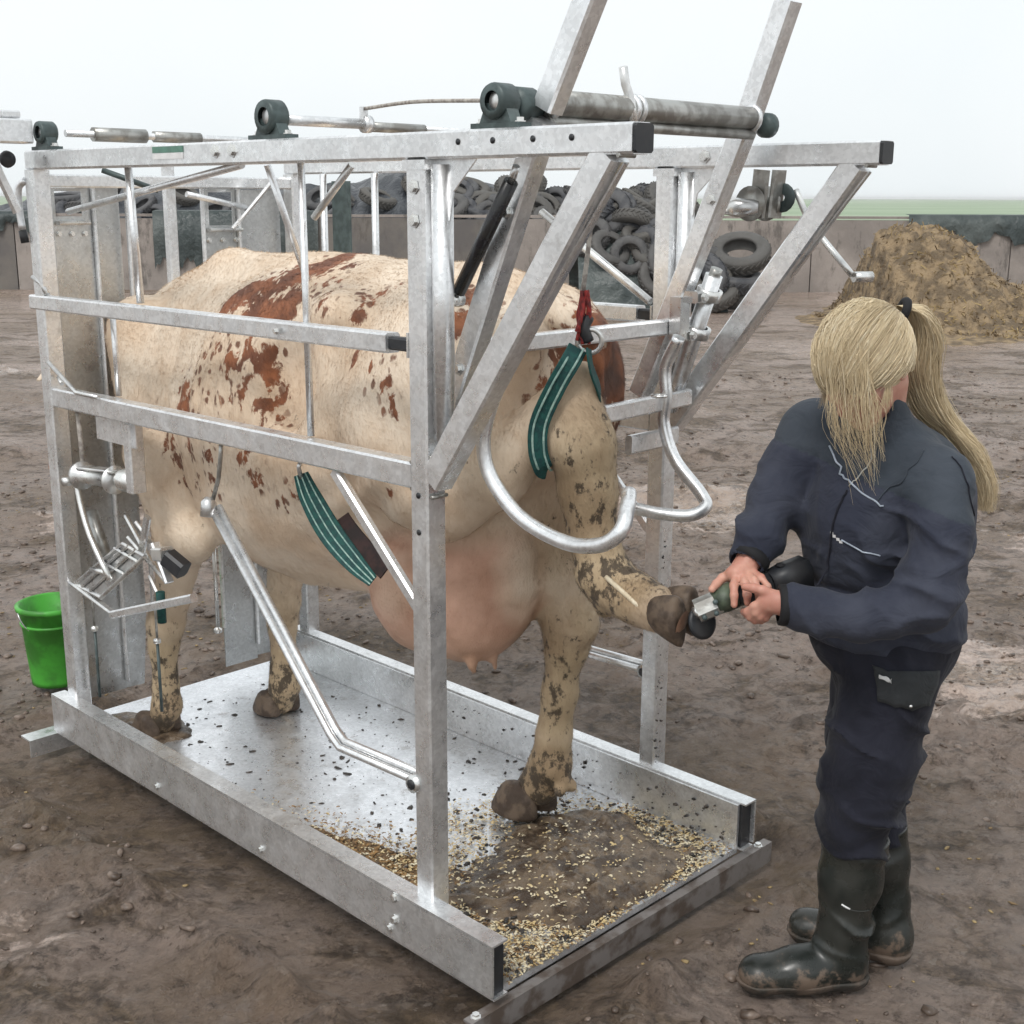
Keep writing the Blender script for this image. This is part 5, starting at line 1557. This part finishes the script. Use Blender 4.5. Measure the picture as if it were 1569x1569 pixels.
for q in (-1, 1):
    s.ell(H(q * 0.031, 0.092, 0.008), (0.018, 0.012, 0.012), 0.008, 'sub', axes=AX)
    s.ell(H(q * 0.031, 0.074, 0.008), (0.0135, 0.0135, 0.0135), 0.003, axes=AX)
    s.cap(H(q * 0.014, 0.088, 0.026), H(q * 0.046, 0.078, 0.027), 0.007, 0.006, 0.01)   # brow
    s.ell(H(q * 0.045, 0.062, -0.022), (0.02, 0.02, 0.018), 0.02, axes=AX)      # cheek
    s.ell(H(q * 0.078, -0.01, -0.010), (0.008, 0.018, 0.031), 0.006, axes=AX)   # ear
    s.ell(H(q * 0.086, -0.008, -0.008), (0.006, 0.010, 0.020), 0.004, 'sub', axes=AX)
s.cap(H(-0.018, 0.090, -0.056), H(0.018, 0.090, -0.056), 0.007, 0.007, 0.008)     # lips
s.cap(H(-0.02, 0.099, -0.0565), H(0.02, 0.099, -0.0565), 0.0016, 0.0016, 0.003, 'sub')
s.cap(H(0, -0.03, -0.07), (0.80, 2.80, 1.345), 0.052, 0.058, 0.03)   # neck
# trunk under the clothes
s.chain([((0.815, 2.80, 1.30), 0.075), ((0.852, 2.82, 1.13), 0.10), ((0.862, 2.84, 0.95), 0.095), ((0.875, 2.85, 0.85), 0.12)], 0.05)
s.cap((0.875, 2.71, 1.27), (0.70, 2.90, 1.33), 0.045, 0.045, 0.04)
s.chain([((0.90, 2.69, 1.25), 0.042), ((0.872, 2.578, 1.035), 0.034), ((0.70, 2.60, 0.985), 0.030), ((0.59, 2.628, 1.004), 0.026)], 0.02)
s.chain([((0.69, 2.91, 1.315), 0.045), ((0.60, 2.86, 1.175), 0.040), ((0.54, 2.77, 1.075), 0.028), ((0.522, 2.755, 1.052), 0.025)], 0.02)
s.chain([((0.885, 2.79, 0.84), 0.085), ((0.84, 2.77, 0.53), 0.055), ((0.805, 2.765, 0.15), 0.036), ((0.79, 2.755, 0.07), 0.035), ((0.63, 2.74, 0.04), 0.028)], 0.02)
s.chain([((0.885, 2.91, 0.84), 0.085), ((0.88, 2.93, 0.50), 0.055), ((0.925, 2.91, 0.15), 0.036), ((0.93, 2.885, 0.07), 0.035), ((0.78, 2.94, 0.04), 0.028)], 0.02)
# right hand (upper, on the grinder casting)
kf = 0.006
pr_, pw = V((0.500, 2.738, 1.036)), V((0.522, 2.755, 1.052))
s.cap(pw, pr_, 0.024, 0.027, 0.015, flat=(0.1, 0.6, 0.75), fs=1.35)
def finger(pts, r=0.0085):
    rs = [r * 1.12, r * 1.05, r, r * 0.86]
    s.chain([(p, rs[min(i, 3)]) for i, p in enumerate(pts)], kf)
finger([(0.495, 2.720, 1.032), (0.487, 2.694, 1.024), (0.486, 2.678, 1.006), (0.486, 2.672, 0.986)], 0.0086)
finger([(0.512, 2.722, 1.036), (0.511, 2.690, 1.030), (0.513, 2.672, 1.010), (0.515, 2.676, 0.990)], 0.0088)
finger([(0.525, 2.730, 1.040), (0.531, 2.695, 1.036), (0.538, 2.675, 1.016), (0.540, 2.682, 0.996)], 0.0084)
finger([(0.534, 2.742, 1.044), (0.548, 2.704, 1.040), (0.560, 2.684, 1.024), (0.562, 2.690, 1.006)], 0.0074)
finger([(0.492, 2.752, 1.034), (0.470, 2.744, 1.026), (0.454, 2.728, 1.016), (0.442, 2.710, 1.010)], 0.0096)
# left hand (near, holding the body of the grinder from below)
s.cap((0.590, 2.628, 1.004), (0.556, 2.636, 1.006), 0.024, 0.028, 0.015, flat=(0.1, 1, 0.1), fs=1.35)
finger([(0.560, 2.632, 1.022), (0.540, 2.632, 1.032), (0.520, 2.636, 1.036), (0.502, 2.646, 1.036)], 0.0098)     # thumb along the top
finger([(0.545, 2.634, 1.008), (0.524, 2.640, 0.994), (0.512, 2.655, 0.976), (0.508, 2.680, 0.968)], 0.0088)
finger([(0.545, 2.636, 0.996), (0.528, 2.640, 0.980), (0.519, 2.655, 0.965), (0.516, 2.682, 0.960)], 0.0088)
finger([(0.550, 2.638, 0.986), (0.538, 2.642, 0.970), (0.530, 2.657, 0.957), (0.528, 2.684, 0.955)], 0.0084)
finger([(0.558, 2.640, 0.980), (0.550, 2.646, 0.965), (0.544, 2.660, 0.955), (0.543, 2.682, 0.956)], 0.0074)
emit(s, 'body', M['skin'])
def lathe_rd(c, ax, pr, m, name, parent=per, n=16):
    cw, aw = L(*c), (RT * ax[0] + FW * ax[1] + V((0, 0, ax[2])))
    return B().lathe(cw, aw, pr, n).build(name, m, parent)
for q in (-1, 1):
    p = H(q * 0.031, 0.0775, 0.008)
    e = lathe_rd(p, HF, [(0.0125, -0.004), (0.011, 0.004), (0.007, 0.0085), (0, 0.0105)], M['eyeball'], 'eye')
    lathe_rd(p + HF * 0.0075, HF, [(0.0055, 0), (0.004, 0.0028), (0, 0.0036)], M['iris'], 'iris', e)

# ---- trousers
def folds(P, c, w, amp, freq, dirv, seed=0.0):
    d = P3(dirv)
    d = d / np.linalg.norm(d)
    e = np.exp(-(((P - P3(c)) / P3(w)) ** 2).sum(1))
    ph = P @ d
    n1 = fbm(P + seed, 4.5, 2)
    r = 1 - np.abs(np.sin(ph * freq * 0.5 + 2.4 * n1))
    w2 = np.clip(0.75 + 0.9 * fbm(P + seed + 5, 8, 2), 0.1, 1.6)
    return -amp * 1.75 * e * w2 * (r ** 2.6 - 0.2)
s = SDF((0.62, 2.60, 0.24), (1.16, 3.12, 0.98), 0.0065)
s.ell((0.870, 2.85, 0.88), (0.172, 0.155, 0.15), 0.05)
s.ell((0.915, 2.87, 0.84), (0.13, 0.13, 0.13), 0.05)
s.chain([((0.872, 2.785, 0.80), 0.117), ((0.842, 2.765, 0.60), 0.101), ((0.828, 2.765, 0.50), 0.095), ((0.816, 2.775, 0.42), 0.083), ((0.816, 2.778, 0.37), 0.077)], 0.03)
s.chain([((0.890, 2.90, 0.80), 0.118), ((0.872, 2.925, 0.58), 0.095), ((0.875, 2.93, 0.46), 0.085), ((0.905, 2.925, 0.35), 0.075), ((0.908, 2.92, 0.31), 0.07)], 0.03)
s.band(0.04, lambda P: folds(P, (0.83, 2.76, 0.40), (0.2, 0.3, 0.085), 0.021, 62, (0.25, 0.1, 1)) + folds(P, (0.87, 2.78, 0.62), (0.25, 0.3, 0.14), 0.014, 38, (0.55, 0.2, 0.8), 3)
       + folds(P, (0.87, 2.8, 0.80), (0.3, 0.3, 0.10), 0.008, 30, (0.7, 0, 0.7), 7) + 0.004 * fbm(P, 9, 3))
s.above(0.30)
emit(s, 'trousers', M['trouser'])
# ---- jacket
s = SDF((0.42, 2.44, 0.74), (1.20, 3.14, 1.50), 0.0065)
s.ell((0.848, 2.825, 1.14), (0.188, 0.155, 0.23), 0.05)
s.ell((0.875, 2.85, 1.155), (0.172, 0.150, 0.185), 0.05)
s.ell((0.858, 2.84, 1.00), (0.168, 0.150, 0.20), 0.06)
s.ell((0.870, 2.85, 0.90), (0.186, 0.165, 0.13), 0.05)
s.ell((0.775, 2.745, 1.17), (0.10, 0.10, 0.12), 0.05)
s.cap((0.885, 2.715, 1.265), (0.70, 2.91, 1.330), 0.072, 0.072, 0.05)
s.cap((0.835, 2.80, 1.31), (0.79, 2.775, 1.375), 0.085, 0.066, 0.03)
s.cap((0.795, 2.78, 1.38), (0.775, 2.755, 1.415), 0.070, 0.066, 0.02)
s.chain([((0.910, 2.69, 1.262), 0.074), ((0.905, 2.62, 1.17), 0.068)], 0.025)
s.chain([((0.905, 2.62, 1.17), 0.068), ((0.880, 2.575, 1.045), 0.063), ((0.865, 2.575, 1.02), 0.061)], 0.010)
s.chain([((0.868, 2.575, 1.03), 0.061), ((0.74, 2.59, 0.985), 0.055), ((0.625, 2.625, 0.992), 0.050), ((0.598, 2.628, 1.000), 0.045)], 0.010)
s.chain([((0.69, 2.915, 1.320), 0.078), ((0.645, 2.89, 1.25), 0.071), ((0.602, 2.862, 1.175), 0.064)], 0.015)
s.chain([((0.602, 2.862, 1.175), 0.065), ((0.56, 2.80, 1.11), 0.054), ((0.532, 2.765, 1.065), 0.048)], 0.025)
s.ell((0.75, 2.70, 1.42), (0.055, 0.055, 0.05), 0.012, 'sub')
s.cap((0.60, 2.628, 1.0), (0.55, 2.63, 1.004), 0.033, 0.036, 0.006, 'sub')
s.cap((0.535, 2.768, 1.068), (0.51, 2.745, 1.04), 0.033, 0.036, 0.006, 'sub')
s.band(0.04, lambda P: folds(P, (0.89, 2.60, 1.10), (0.13, 0.2, 0.13), 0.016, 55, (0.35, 0, 1)) + folds(P, (0.72, 2.60, 0.99), (0.13, 0.12, 0.12), 0.014, 52, (1, 0, 0.35), 2)
       + folds(P, (0.60, 2.84, 1.15), (0.12, 0.15, 0.12), 0.014, 55, (0.5, 0.2, 1), 4) + folds(P, (0.87, 2.75, 1.05), (0.25, 0.3, 0.10), 0.012, 40, (0.2, 0, 1), 6)
       + folds(P, (0.93, 2.8, 0.90), (0.25, 0.3, 0.10), 0.009, 34, (0.5, 0, 1), 9) + folds(P, (0.80, 2.72, 1.24), (0.2, 0.2, 0.12), 0.008, 34, (0.8, 0, 0.6), 12) + 0.004 * fbm(P, 8, 3))
s.band(0.03, lambda P: 0.012 * np.exp(-((P[:, 2] - 0.985 + 0.12 * (P[:, 0] - 0.87)) / 0.012) ** 2) * (P[:, 1] > 2.66) * (P[:, 0] > 0.66))
# yoke seam (the lighter shoulder panel) is a thin groove
s.band(0.03, lambda P: 0.004 * np.exp(-((P[:, 2] - (1.262 - 0.35 * (P[:, 0] - 0.75)) ) / 0.004) ** 2) * (P[:, 0] < 0.84))
hem = 0.845
zz = s.lo[2] + s.h * np.arange(s.n[2]); rr_ = s.lo[0] + s.h * np.arange(s.n[0])
cut = (hem + 0.12 * (0.86 - rr_))[:, None, None] - zz[None, None, :]
s.f = np.maximum(s.f, cut.astype(np.float32))
jk = emit(s, 'jacket', M['jacket'])
# lighter yoke: faces above the seam get the second cloth
me = jk.data
me.materials.append(M['yoke'])
co = np.empty(len(me.vertices) * 3, dtype=np.float32)
me.vertices.foreach_get('co', co)
co = co.reshape(-1, 3) + np.array(ORG[0], dtype=np.float32)
ctr = np.empty(len(me.polygons) * 3, dtype=np.float32)
me.polygons.foreach_get('center', ctr)
ctr = ctr.reshape(-1, 3) + np.array(ORG[0], dtype=np.float32)
cr = ctr[:, 0] * RT.x + ctr[:, 1] * RT.y
mi = (ctr[:, 2] > 1.262 - 0.35 * (cr - 0.75)) & (cr < 0.99)
me.polygons.foreach_set('material_index', mi.astype(np.int32))
# knit cuffs
def cuff(c, ax, r, nm='cuff'):
    lathe_rd(c, ax, [(r * 0.80, 0), (r, 0.002), (r * 1.03, 0.012), (r, 0.024), (r * 0.8, 0.026)], M['band'], nm, n=24)
cuff((0.598, 2.628, 1.0), (-1, 0.05, 0.02), 0.044)
cuff((0.540, 2.772, 1.072), (-0.55, -0.55, -0.62), 0.045)

# ---- details on the clothes, laid on the cloth surface
from mathutils.bvhtree import BVHTree
def bvh(o):
    return BVHTree.FromPolygons([v.co[:] for v in o.data.vertices], [p.vertices[:] for p in o.data.polygons])
BJ = bvh(jk)
TRO = [o for o in per.children if o.name.startswith('trousers')][0]
BT = bvh(TRO)
def on(bv, r, d, z, lift=0.003):
    p, n, i, dd = bv.find_nearest(L(r, d, z) - ORG[0])
    return p + n * lift + ORG[0], n
def strip(bv, pts, rad, m, nm, n=6, parent=None, lift=0.002):
    P_ = [on(bv, *p, lift)[0] for p in crv_t(pts, n)]
    return B().rod(P_, rad, 7).build(nm, m, parent or per)
def crv_t(pts, n):
    return [tuple(p) for p in crv(pts, n)]
strip(BJ, [(0.655, 2.76, 1.335), (0.685, 2.72, 1.300), (0.715, 2.69, 1.270), (0.745, 2.66, 1.245), (0.79, 2.63, 1.225)], 0.0022, M['ply'], 'reflective_piping')
strip(BJ, [(0.715, 2.68, 1.135), (0.75, 2.66, 1.115), (0.79, 2.65, 1.105)], 0.0018, M['ply'], 'reflective_piping')
strip(BJ, [(0.775, 2.62, 1.245), (0.80, 2.62, 1.30), (0.835, 2.63, 1.335), (0.865, 2.66, 1.36)], 0.0016, M['yoke'], 'seam')
strip(BJ, [(0.70, 2.66, 1.275), (0.73, 2.66, 1.31), (0.76, 2.67, 1.345)], 0.0016, M['alu'], 'zip')
strip(BJ, [(0.70, 2.66, 1.265), (0.685, 2.67, 1.20), (0.675, 2.68, 1.10), (0.67, 2.70, 1.0)], 0.0025, M['trouser'], 'zip_placket')
for r, z in ((0.672, 1.142), (0.684, 1.135), (0.696, 1.130), (0.706, 1.126)):
    p, n = on(BJ, r, 2.67, z, 0.001)
    B().box((-0.0035, -0.0035, 0), (0.0035, 0.0035, 0.0012))
    bb = B(); u = V((0, 0, 1)).cross(n).normalized(); w2 = n.cross(u)
    bb.add([p + u * a_ * 0.0038 + w2 * c_ * 0.0036 for a_, c_ in ((-1, -1), (1, -1), (1, 1), (-1, 1))], [(0, 1, 2, 3)])
    bb.build('printed_mark', M['white'], per)
# shoulder seam and pocket flap on the trousers
strip(BJ, [(0.93, 2.62, 1.36), (0.955, 2.60, 1.32), (0.965, 2.60, 1.26), (0.95, 2.62, 1.20)], 0.0016, M['trouser'], 'seam')
def patch(bv, c4, nu, nv, m, nm, lift=0.006, th=True, parent=None):
    """cloth patch following the garment; c4 corners in (r,d,z)"""
    a_, b_, c_, d_ = [V(x) for x in c4]
    b2 = B()
    vs, ns = [], []
    for j in range(nv + 1):
        for i in range(nu + 1):
            u, v_ = i / nu, j / nv
            q = a_.lerp(b_, u).lerp(d_.lerp(c_, u), v_)
            p, n = on(bv, q.x, q.y, q.z, lift)
            vs.append(p); ns.append(n)
    fs = [(j * (nu + 1) + i, j * (nu + 1) + i + 1, (j + 1) * (nu + 1) + i + 1, (j + 1) * (nu + 1) + i) for j in range(nv) for i in range(nu)]
    b2.add(vs, fs, True)
    o = b2.build(nm, m, parent or per)
    md = o.modifiers.new('thick', 'SOLIDIFY')
    md.thickness = 0.003
    md.offset = 0
    return o
fl = patch(BT, ((0.775, 2.64, 0.845), (0.96, 2.70, 0.825), (0.93, 2.70, 0.745), (0.795, 2.64, 0.762)), 14, 8, M['flap'], 'pocket_flap')
patch(BT, ((0.795, 2.64, 0.828), (0.832, 2.64, 0.822), (0.832, 2.64, 0.812), (0.795, 2.64, 0.818)), 10, 3, M['white'], 'label', 0.012)
bolt_r = on(BT, 0.885, 2.66, 0.757, 0.006)[0]
B().lathe(bolt_r, (-0.5, -0.5, 0), [(0, 0), (0.004, 0), (0.004, 0.003), (0, 0.004)], 10).build('snap_button', Zn, per)

# ---- boots
def boot(pts_shaft, heel, toe, topz, seed):
    s_ = SDF((0.48, 2.60, -0.02), (1.14, 3.08, 0.46), 0.006)
    s_.chain(pts_shaft, 0.03)
    hv, tv = V(heel), V(toe)
    s_.cap(hv, hv.lerp(tv, 0.55), 0.050, 0.054, 0.04, flat=(0, 0, 1), fs=1.0)
    s_.cap(hv.lerp(tv, 0.5), tv, 0.056, 0.050, 0.03, flat=(0, 0, 1), fs=1.25)
    s_.band(0.04, lambda P: folds(P, tuple(V(pts_shaft[-1][0]) + V((0, 0, 0.07))), (0.15, 0.15, 0.05), 0.010, 75, (0.3, 0, 1), seed) + folds(P, tuple(V(pts_shaft[0][0]) + V((0, 0, -0.06))), (0.15, 0.15, 0.04), 0.006, 60, (0.2, 0, 1), seed) + 0.002 * fbm(P, 7, 2))
    s_.above(0.012)
    s_.below(topz)
    o = emit(s_, 'boot', M['boot'])
    t = SDF((0.48, 2.60, -0.03), (1.14, 3.08, 0.10), 0.005)
    t.cap(hv + V((0.0, 0, -0.012)), hv.lerp(tv, 0.5), 0.055, 0.052, 0.02)
    t.cap(hv.lerp(tv, 0.4), tv + V((0, 0, 0)), 0.056, 0.056, 0.02)
    t.band(0.03, lambda P: 0.004 * fbm(P, 16, 3))
    t.above(-0.006)
    t.below(0.028)
    so_ = emit(t, 'sole', M['sole'], parent=o)
    return o
b1 = boot([((0.820, 2.778, 0.40), 0.083), ((0.812, 2.772, 0.27), 0.070), ((0.800, 2.765, 0.15), 0.058), ((0.800, 2.76, 0.09), 0.055)], (0.815, 2.755, 0.05), (0.600, 2.735, 0.040), 0.378, 1.0)
b2_ = boot([((0.910, 2.920, 0.36), 0.074), ((0.925, 2.910, 0.24), 0.066), ((0.940, 2.895, 0.14), 0.055), ((0.945, 2.88, 0.09), 0.053)], (0.955, 2.865, 0.05), (0.765, 2.945, 0.040), 0.345, 5.0)
# rim bead, strap line and pale mark on the near boot
pts = [(0.820 + 0.080 * math.cos(a), 2.778 + 0.080 * math.sin(a), 0.371 - 0.035 * math.cos(a)) for a in [6.283 * i / 30 for i in range(31)]]
BB = bvh(b1)
B().rod([on(BB, *p, 0.001)[0] for p in pts], 0.0035, 6).build('rim_bead', M['boot'], b1)
B().rod([on(BB, 0.775 + 0.016 * i, 2.70, 0.232 - 0.003 * i, 0.0008)[0] for i in range(6)], 0.0018, 6).build('strap_line', M['boot'], b1)
bb = B()
P_ = [on(BB, 0.775 + 0.007 * i, 2.70, 0.240 - 0.003 * i, 0.0012)[0] for i in range(4)]
B().rod(P_, 0.0022, 6).build('pale_mark', M['white'], b1)

# ---- hair
def to_w(p):
    return L(p.x, p.y, p.z)
def Hs(dirv, inf):
    """point on the inflated skull in direction (side, fwd, up)"""
    d = V(dirv).normalized()
    r = V((0.076 + inf, 0.098 + inf, 0.100 + inf))
    tt = 1 / math.sqrt((d.x / r.x) ** 2 + (d.y / r.y) ** 2 + (d.z / r.z) ** 2)
    return H(d.x * tt, -0.012 + d.y * tt, 0.02 + d.z * tt)
_t = V((0.835, 2.785, 1.622)) - HC
ANC = V((_t.dot(HS), _t.dot(HF), _t.dot(HU) - 0.02)).normalized()      # where the pony tail is tied
HL = [V(q).normalized() for q in ((0, .93, .24), (.42, .88, .14), (.80, .60, -.02), (1.0, .28, -.22), (1.0, -.10, -.28), (.75, -.5, -.60), (0, -.70, -.75))]
HL = HL + [V((-q.x, q.y, q.z)) for q in HL[-2:0:-1]]
s = SDF((0.55, 2.52, 1.30), (1.0, 2.96, 1.70), 0.006)
s.ell(H(0, -0.018, 0.026), (0.089, 0.104, 0.105), 0.01, axes=AX)
s.ell(H(0, 0.125, -0.055), (0.075, 0.085, 0.100), 0.012, 'sub', axes=AX)
s.ell(H(0, 0.0, -0.125), (0.09, 0.10, 0.06), 0.02, 'sub', axes=AX)
def tone(me, v):
    attr(me, 'tone', np.clip(0.42 + 0.4 * fbm(v, 30, 2), 0, 1))
emit(s, 'hair', M['hair'], tone)
def strands(name, curves, rad):
    vs, fs, tn = [], [], []
    for (pts, w, tval) in curves:
        n0 = len(vs)
        m_ = len(pts)
        up_ = V((rng.normal(), rng.normal(), rng.normal()))
        for i, p in enumerate(pts):
            t = (pts[min(i + 1, m_ - 1)] - pts[max(i - 1, 0)]).normalized()
            a_ = t.cross(up_).normalized()
            b_ = t.cross(a_)
            rr = rad * w * (1.0 - 0.65 * (i / (m_ - 1)) ** 3)
            for k_ in range(3):
                an = 2.094 * k_
                vs.append(p + a_ * math.cos(an) * rr + b_ * math.sin(an) * rr)
                tn.append(tval)
        for i in range(m_ - 1):
            for k_ in range(3):
                x_ = n0 + i * 3 + k_
                y_ = n0 + i * 3 + (k_ + 1) % 3
                fs.append((x_, y_, y_ + 3, x_ + 3))
    v = np.array([list(p) for p in vs]) - np.array(ORG[0])
    me = npmesh(name, v, np.array(fs), M['hair'])
    attr(me, 'tone', tn)
    return link(name, me, per)
cur = []
anc = Hs(ANC, 0.03)
for i in range(9500):
    a = rng.random() * 2 * math.pi
    # hairline: around the face, temples, nape
    a = a / (2 * math.pi) * len(HL)
    ring = HL[int(a) % len(HL)].lerp(HL[(int(a) + 1) % len(HL)], a - int(a)).normalized()
    ring = (ring + V((0, 0, 0.10 - 0.42 * rng.random() ** 2))).normalized()
    u0 = rng.random() ** 1.8 * 0.5
    inf = 0.012 + 0.008 * rng.random()
    pts = []
    for j in range(11):
        u = u0 + (1 - u0) * j / 10
        d = (ring * (1 - u) + ANC * u * 1.15 + V((0, 0, 0.22 * u * (1 - u))))
        d.normalize()
        wob = 0.0025 * math.sin(7 * u + i)
        pts.append(to_w(Hs(d, inf + wob + 0.007 * u)))
    cur.append((pts, 0.7 + 0.8 * rng.random(), float(np.clip(0.56 + 0.13 * rng.normal() + 0.12 * math.sin(a * 9), 0, 1))))
strands('swept_hair', cur, 0.00055)
# pony tail over the shoulder and down the back
TAIL = [(0.835, 2.785, 1.622), (0.872, 2.800, 1.612), (0.905, 2.835, 1.555), (0.912, 2.86, 1.47), (0.955, 2.875, 1.38), (1.035, 2.87, 1.30), (1.078, 2.865, 1.22), (1.088, 2.86, 1.135)]
WID = [0.012, 0.026, 0.036, 0.038, 0.034, 0.026, 0.020, 0.010]
cur = []
for i in range(3600):
    a = rng.random() * 6.283
    q = math.sqrt(rng.random())
    st = rng.random() * 0.15
    en = 0.50 + 0.50 * rng.random() ** 0.7
    key = [V(TAIL[k_]) + V((math.cos(a) * q * WID[k_] * 1.05, math.sin(a) * q * WID[k_], 0.4 * math.sin(a * 2) * q * WID[k_])) + V((rng.normal(), rng.normal(), 0)) * 0.0022 * k_ ** .7 for k_ in range(8)]
    c_ = crv(key, 4)
    m_ = max(8, int(len(c_) * en))
    c_ = c_[:m_]
    cur.append(([to_w(p) for p in c_], 0.8 + 0.8 * rng.random(), float(np.clip(0.50 + 0.15 * rng.normal() - 0.25 * (q < 0.4), 0, 1))))  # inner strands get a darker tone: shade inside the tail, painted in
strands('pony_tail', cur, 0.0006)
# loose locks falling over the face
cur = []
for i in range(190):
    f = rng.random() ** 1.3 * 0.62
    side_ = (-0.075 + 0.13 * f)
    st = H(side_ * 0.9, 0.075, 0.085 - 0.25 * abs(side_))
    g = rng.random()
    ln = 0.11 + 0.13 * g * (0.5 + 0.5 * math.sin(i))
    p0 = to_w(Hs((side_ * 11, 0.35 + 0.5 * rng.random(), 0.95 - 0.5 * rng.random()), 0.024))
    p1 = to_w(Hs((side_ * 12, 1.0, 0.25 - 0.35 * rng.random()), 0.024 + 0.006 * rng.random()))
    dn = V((0, 0, -1))
    p2 = p1 + dn * ln * 0.45 + RT * (0.010 * rng.normal() + 0.01) - FW * 0.006
    p3 = p1 + dn * ln + RT * (0.022 + 0.075 * f * (ln > .14) + 0.010 * rng.normal())
    cur.append((crv([p0, p1, p2, p3], 5), 0.6 + 0.7 * rng.random(), float(np.clip(0.48 + 0.15 * rng.normal(), 0, 1))))
for sgn in (-1, 1):
    for i in range(130):
        p0 = to_w(Hs((sgn * 1.0, 0.55, 0.25 + 0.2 * rng.random()), 0.018))
        p1 = to_w(Hs((sgn * 1.0, 0.45 + .2 * rng.random(), -0.25), 0.014))
        p2 = p1 + V((0, 0, -0.04 - 0.03 * rng.random())) + RT * 0.006 * rng.normal()
        cur.append((crv([p0, p1, p2], 5), 0.7, float(np.clip(0.5 + 0.15 * rng.normal(), 0, 1))))
strands('loose_locks', cur, 0.0006)
B().rod([to_w(V(TAIL[0]).lerp(V(TAIL[1]), 0.15) + V((0.0, 0.022 * math.cos(a), 0.020 * math.sin(a) - 0.006)) + V((0.006 * math.sin(a), 0, 0))) for a in [6.283 * i / 18 for i in range(19)]], 0.010, 8).build('hair_band', M['band'], per)

# ================================================================== ANGLE GRINDER in her hands
gr = thing('hoof_grinder', L(0.53, 2.72, 0.98), 'black and olive angle grinder held with both hands against the raised hoof', 'angle grinder')
def Lp(*a):
    return L(*a)
B().rod([Lp(0.492, 2.728, 0.992), Lp(0.53, 2.733, 1.0), Lp(0.575, 2.742, 1.012)], 0.030, 18, scales=[0.95, 1.0, 1.0]).build('motor_housing', M['black'], gr)
B().sweep([Lp(0.575, 2.742, 1.012), Lp(0.61, 2.755, 1.022), Lp(0.66, 2.775, 1.030)], sq(0.062, 0.066, 0.014), (0, 0, 1), True, scales=[0.85, 1.0, 1.12]).build('rear_housing', M['black'], gr)
B().rod([Lp(0.452, 2.722, 0.974), Lp(0.470, 2.724, 0.983), Lp(0.495, 2.728, 0.993)], 0.031, 16, scales=[0.86, 1.0, 1.0]).build('gear_case', M['grind'], gr)
ga = V((RT * -0.60 + FW * 0.55 + V((0, 0, -0.58)))).normalized()
hc_ = Lp(0.437, 2.722, 0.967)
B().bar(Lp(0.462, 2.722, 0.978), Lp(0.412, 2.722, 0.955), 0.052, 0.044, ga, 0.012).build('head_casting', M['alu'], gr)
nf = (RT * -0.1 - FW * 0.95 + V((0, 0, 0.3))).normalized()
for (r_, z_) in ((0.426, 0.950), (0.448, 0.986), (0.452, 0.960)):
    B().lathe(Lp(r_, 2.693, z_), nf, [(0.006, -0.002), (0.006, 0.0035), (0, 0.0035)], 10).build('screw', M['cast'], gr)
B().lathe(hc_ + ga * 0.022, ga, [(0, 0), (0.016, 0), (0.016, 0.014), (0, 0.014)], 16).build('spindle', Zn, gr)
dc = Lp(0.432, 2.738, 0.925)
gd = (RT * -0.50 + FW * 0.75 + V((0, 0, -0.30))).normalized()
B().lathe(dc, gd, [(0, 0), (0.032, 0.0), (0.040, 0.005), (0.038, 0.012), (0.03, 0.009), (0, 0.009)], 28).build('trimming_disc', M['black'], gr)
B().lathe(Lp(0.60, 2.752, 1.052), (0, 0, 1), [(0, 0), (0.012, 0), (0.010, 0.005), (0, 0.006)], 12).build('switch', M['band'], gr)
# fine hoof dust in the mud below

# ================================================================== MIST over the far field
def haze():
    m = bpy.data.materials.new('thin_mist')
    m.use_nodes = True
    t = m.node_tree
    for n in list(t.nodes):
        if n.type == 'BSDF_PRINCIPLED':
            t.nodes.remove(n)
    v = t.nodes.new('ShaderNodeVolumePrincipled')
    v.inputs['Color'].default_value = (1.0, 1.0, 1.0, 1)
    v.inputs['Density'].default_value = 0.0005
    t.links.new(v.outputs[0], t.nodes['Material Output'].inputs['Volume'])
    b = B()
    b.box((-3800, -3800, -1.6), (3800, 3800, 3.4))
    ORG[0] = V((0, 0, 0))
    b.build('haze', m, kind='stuff')
haze()
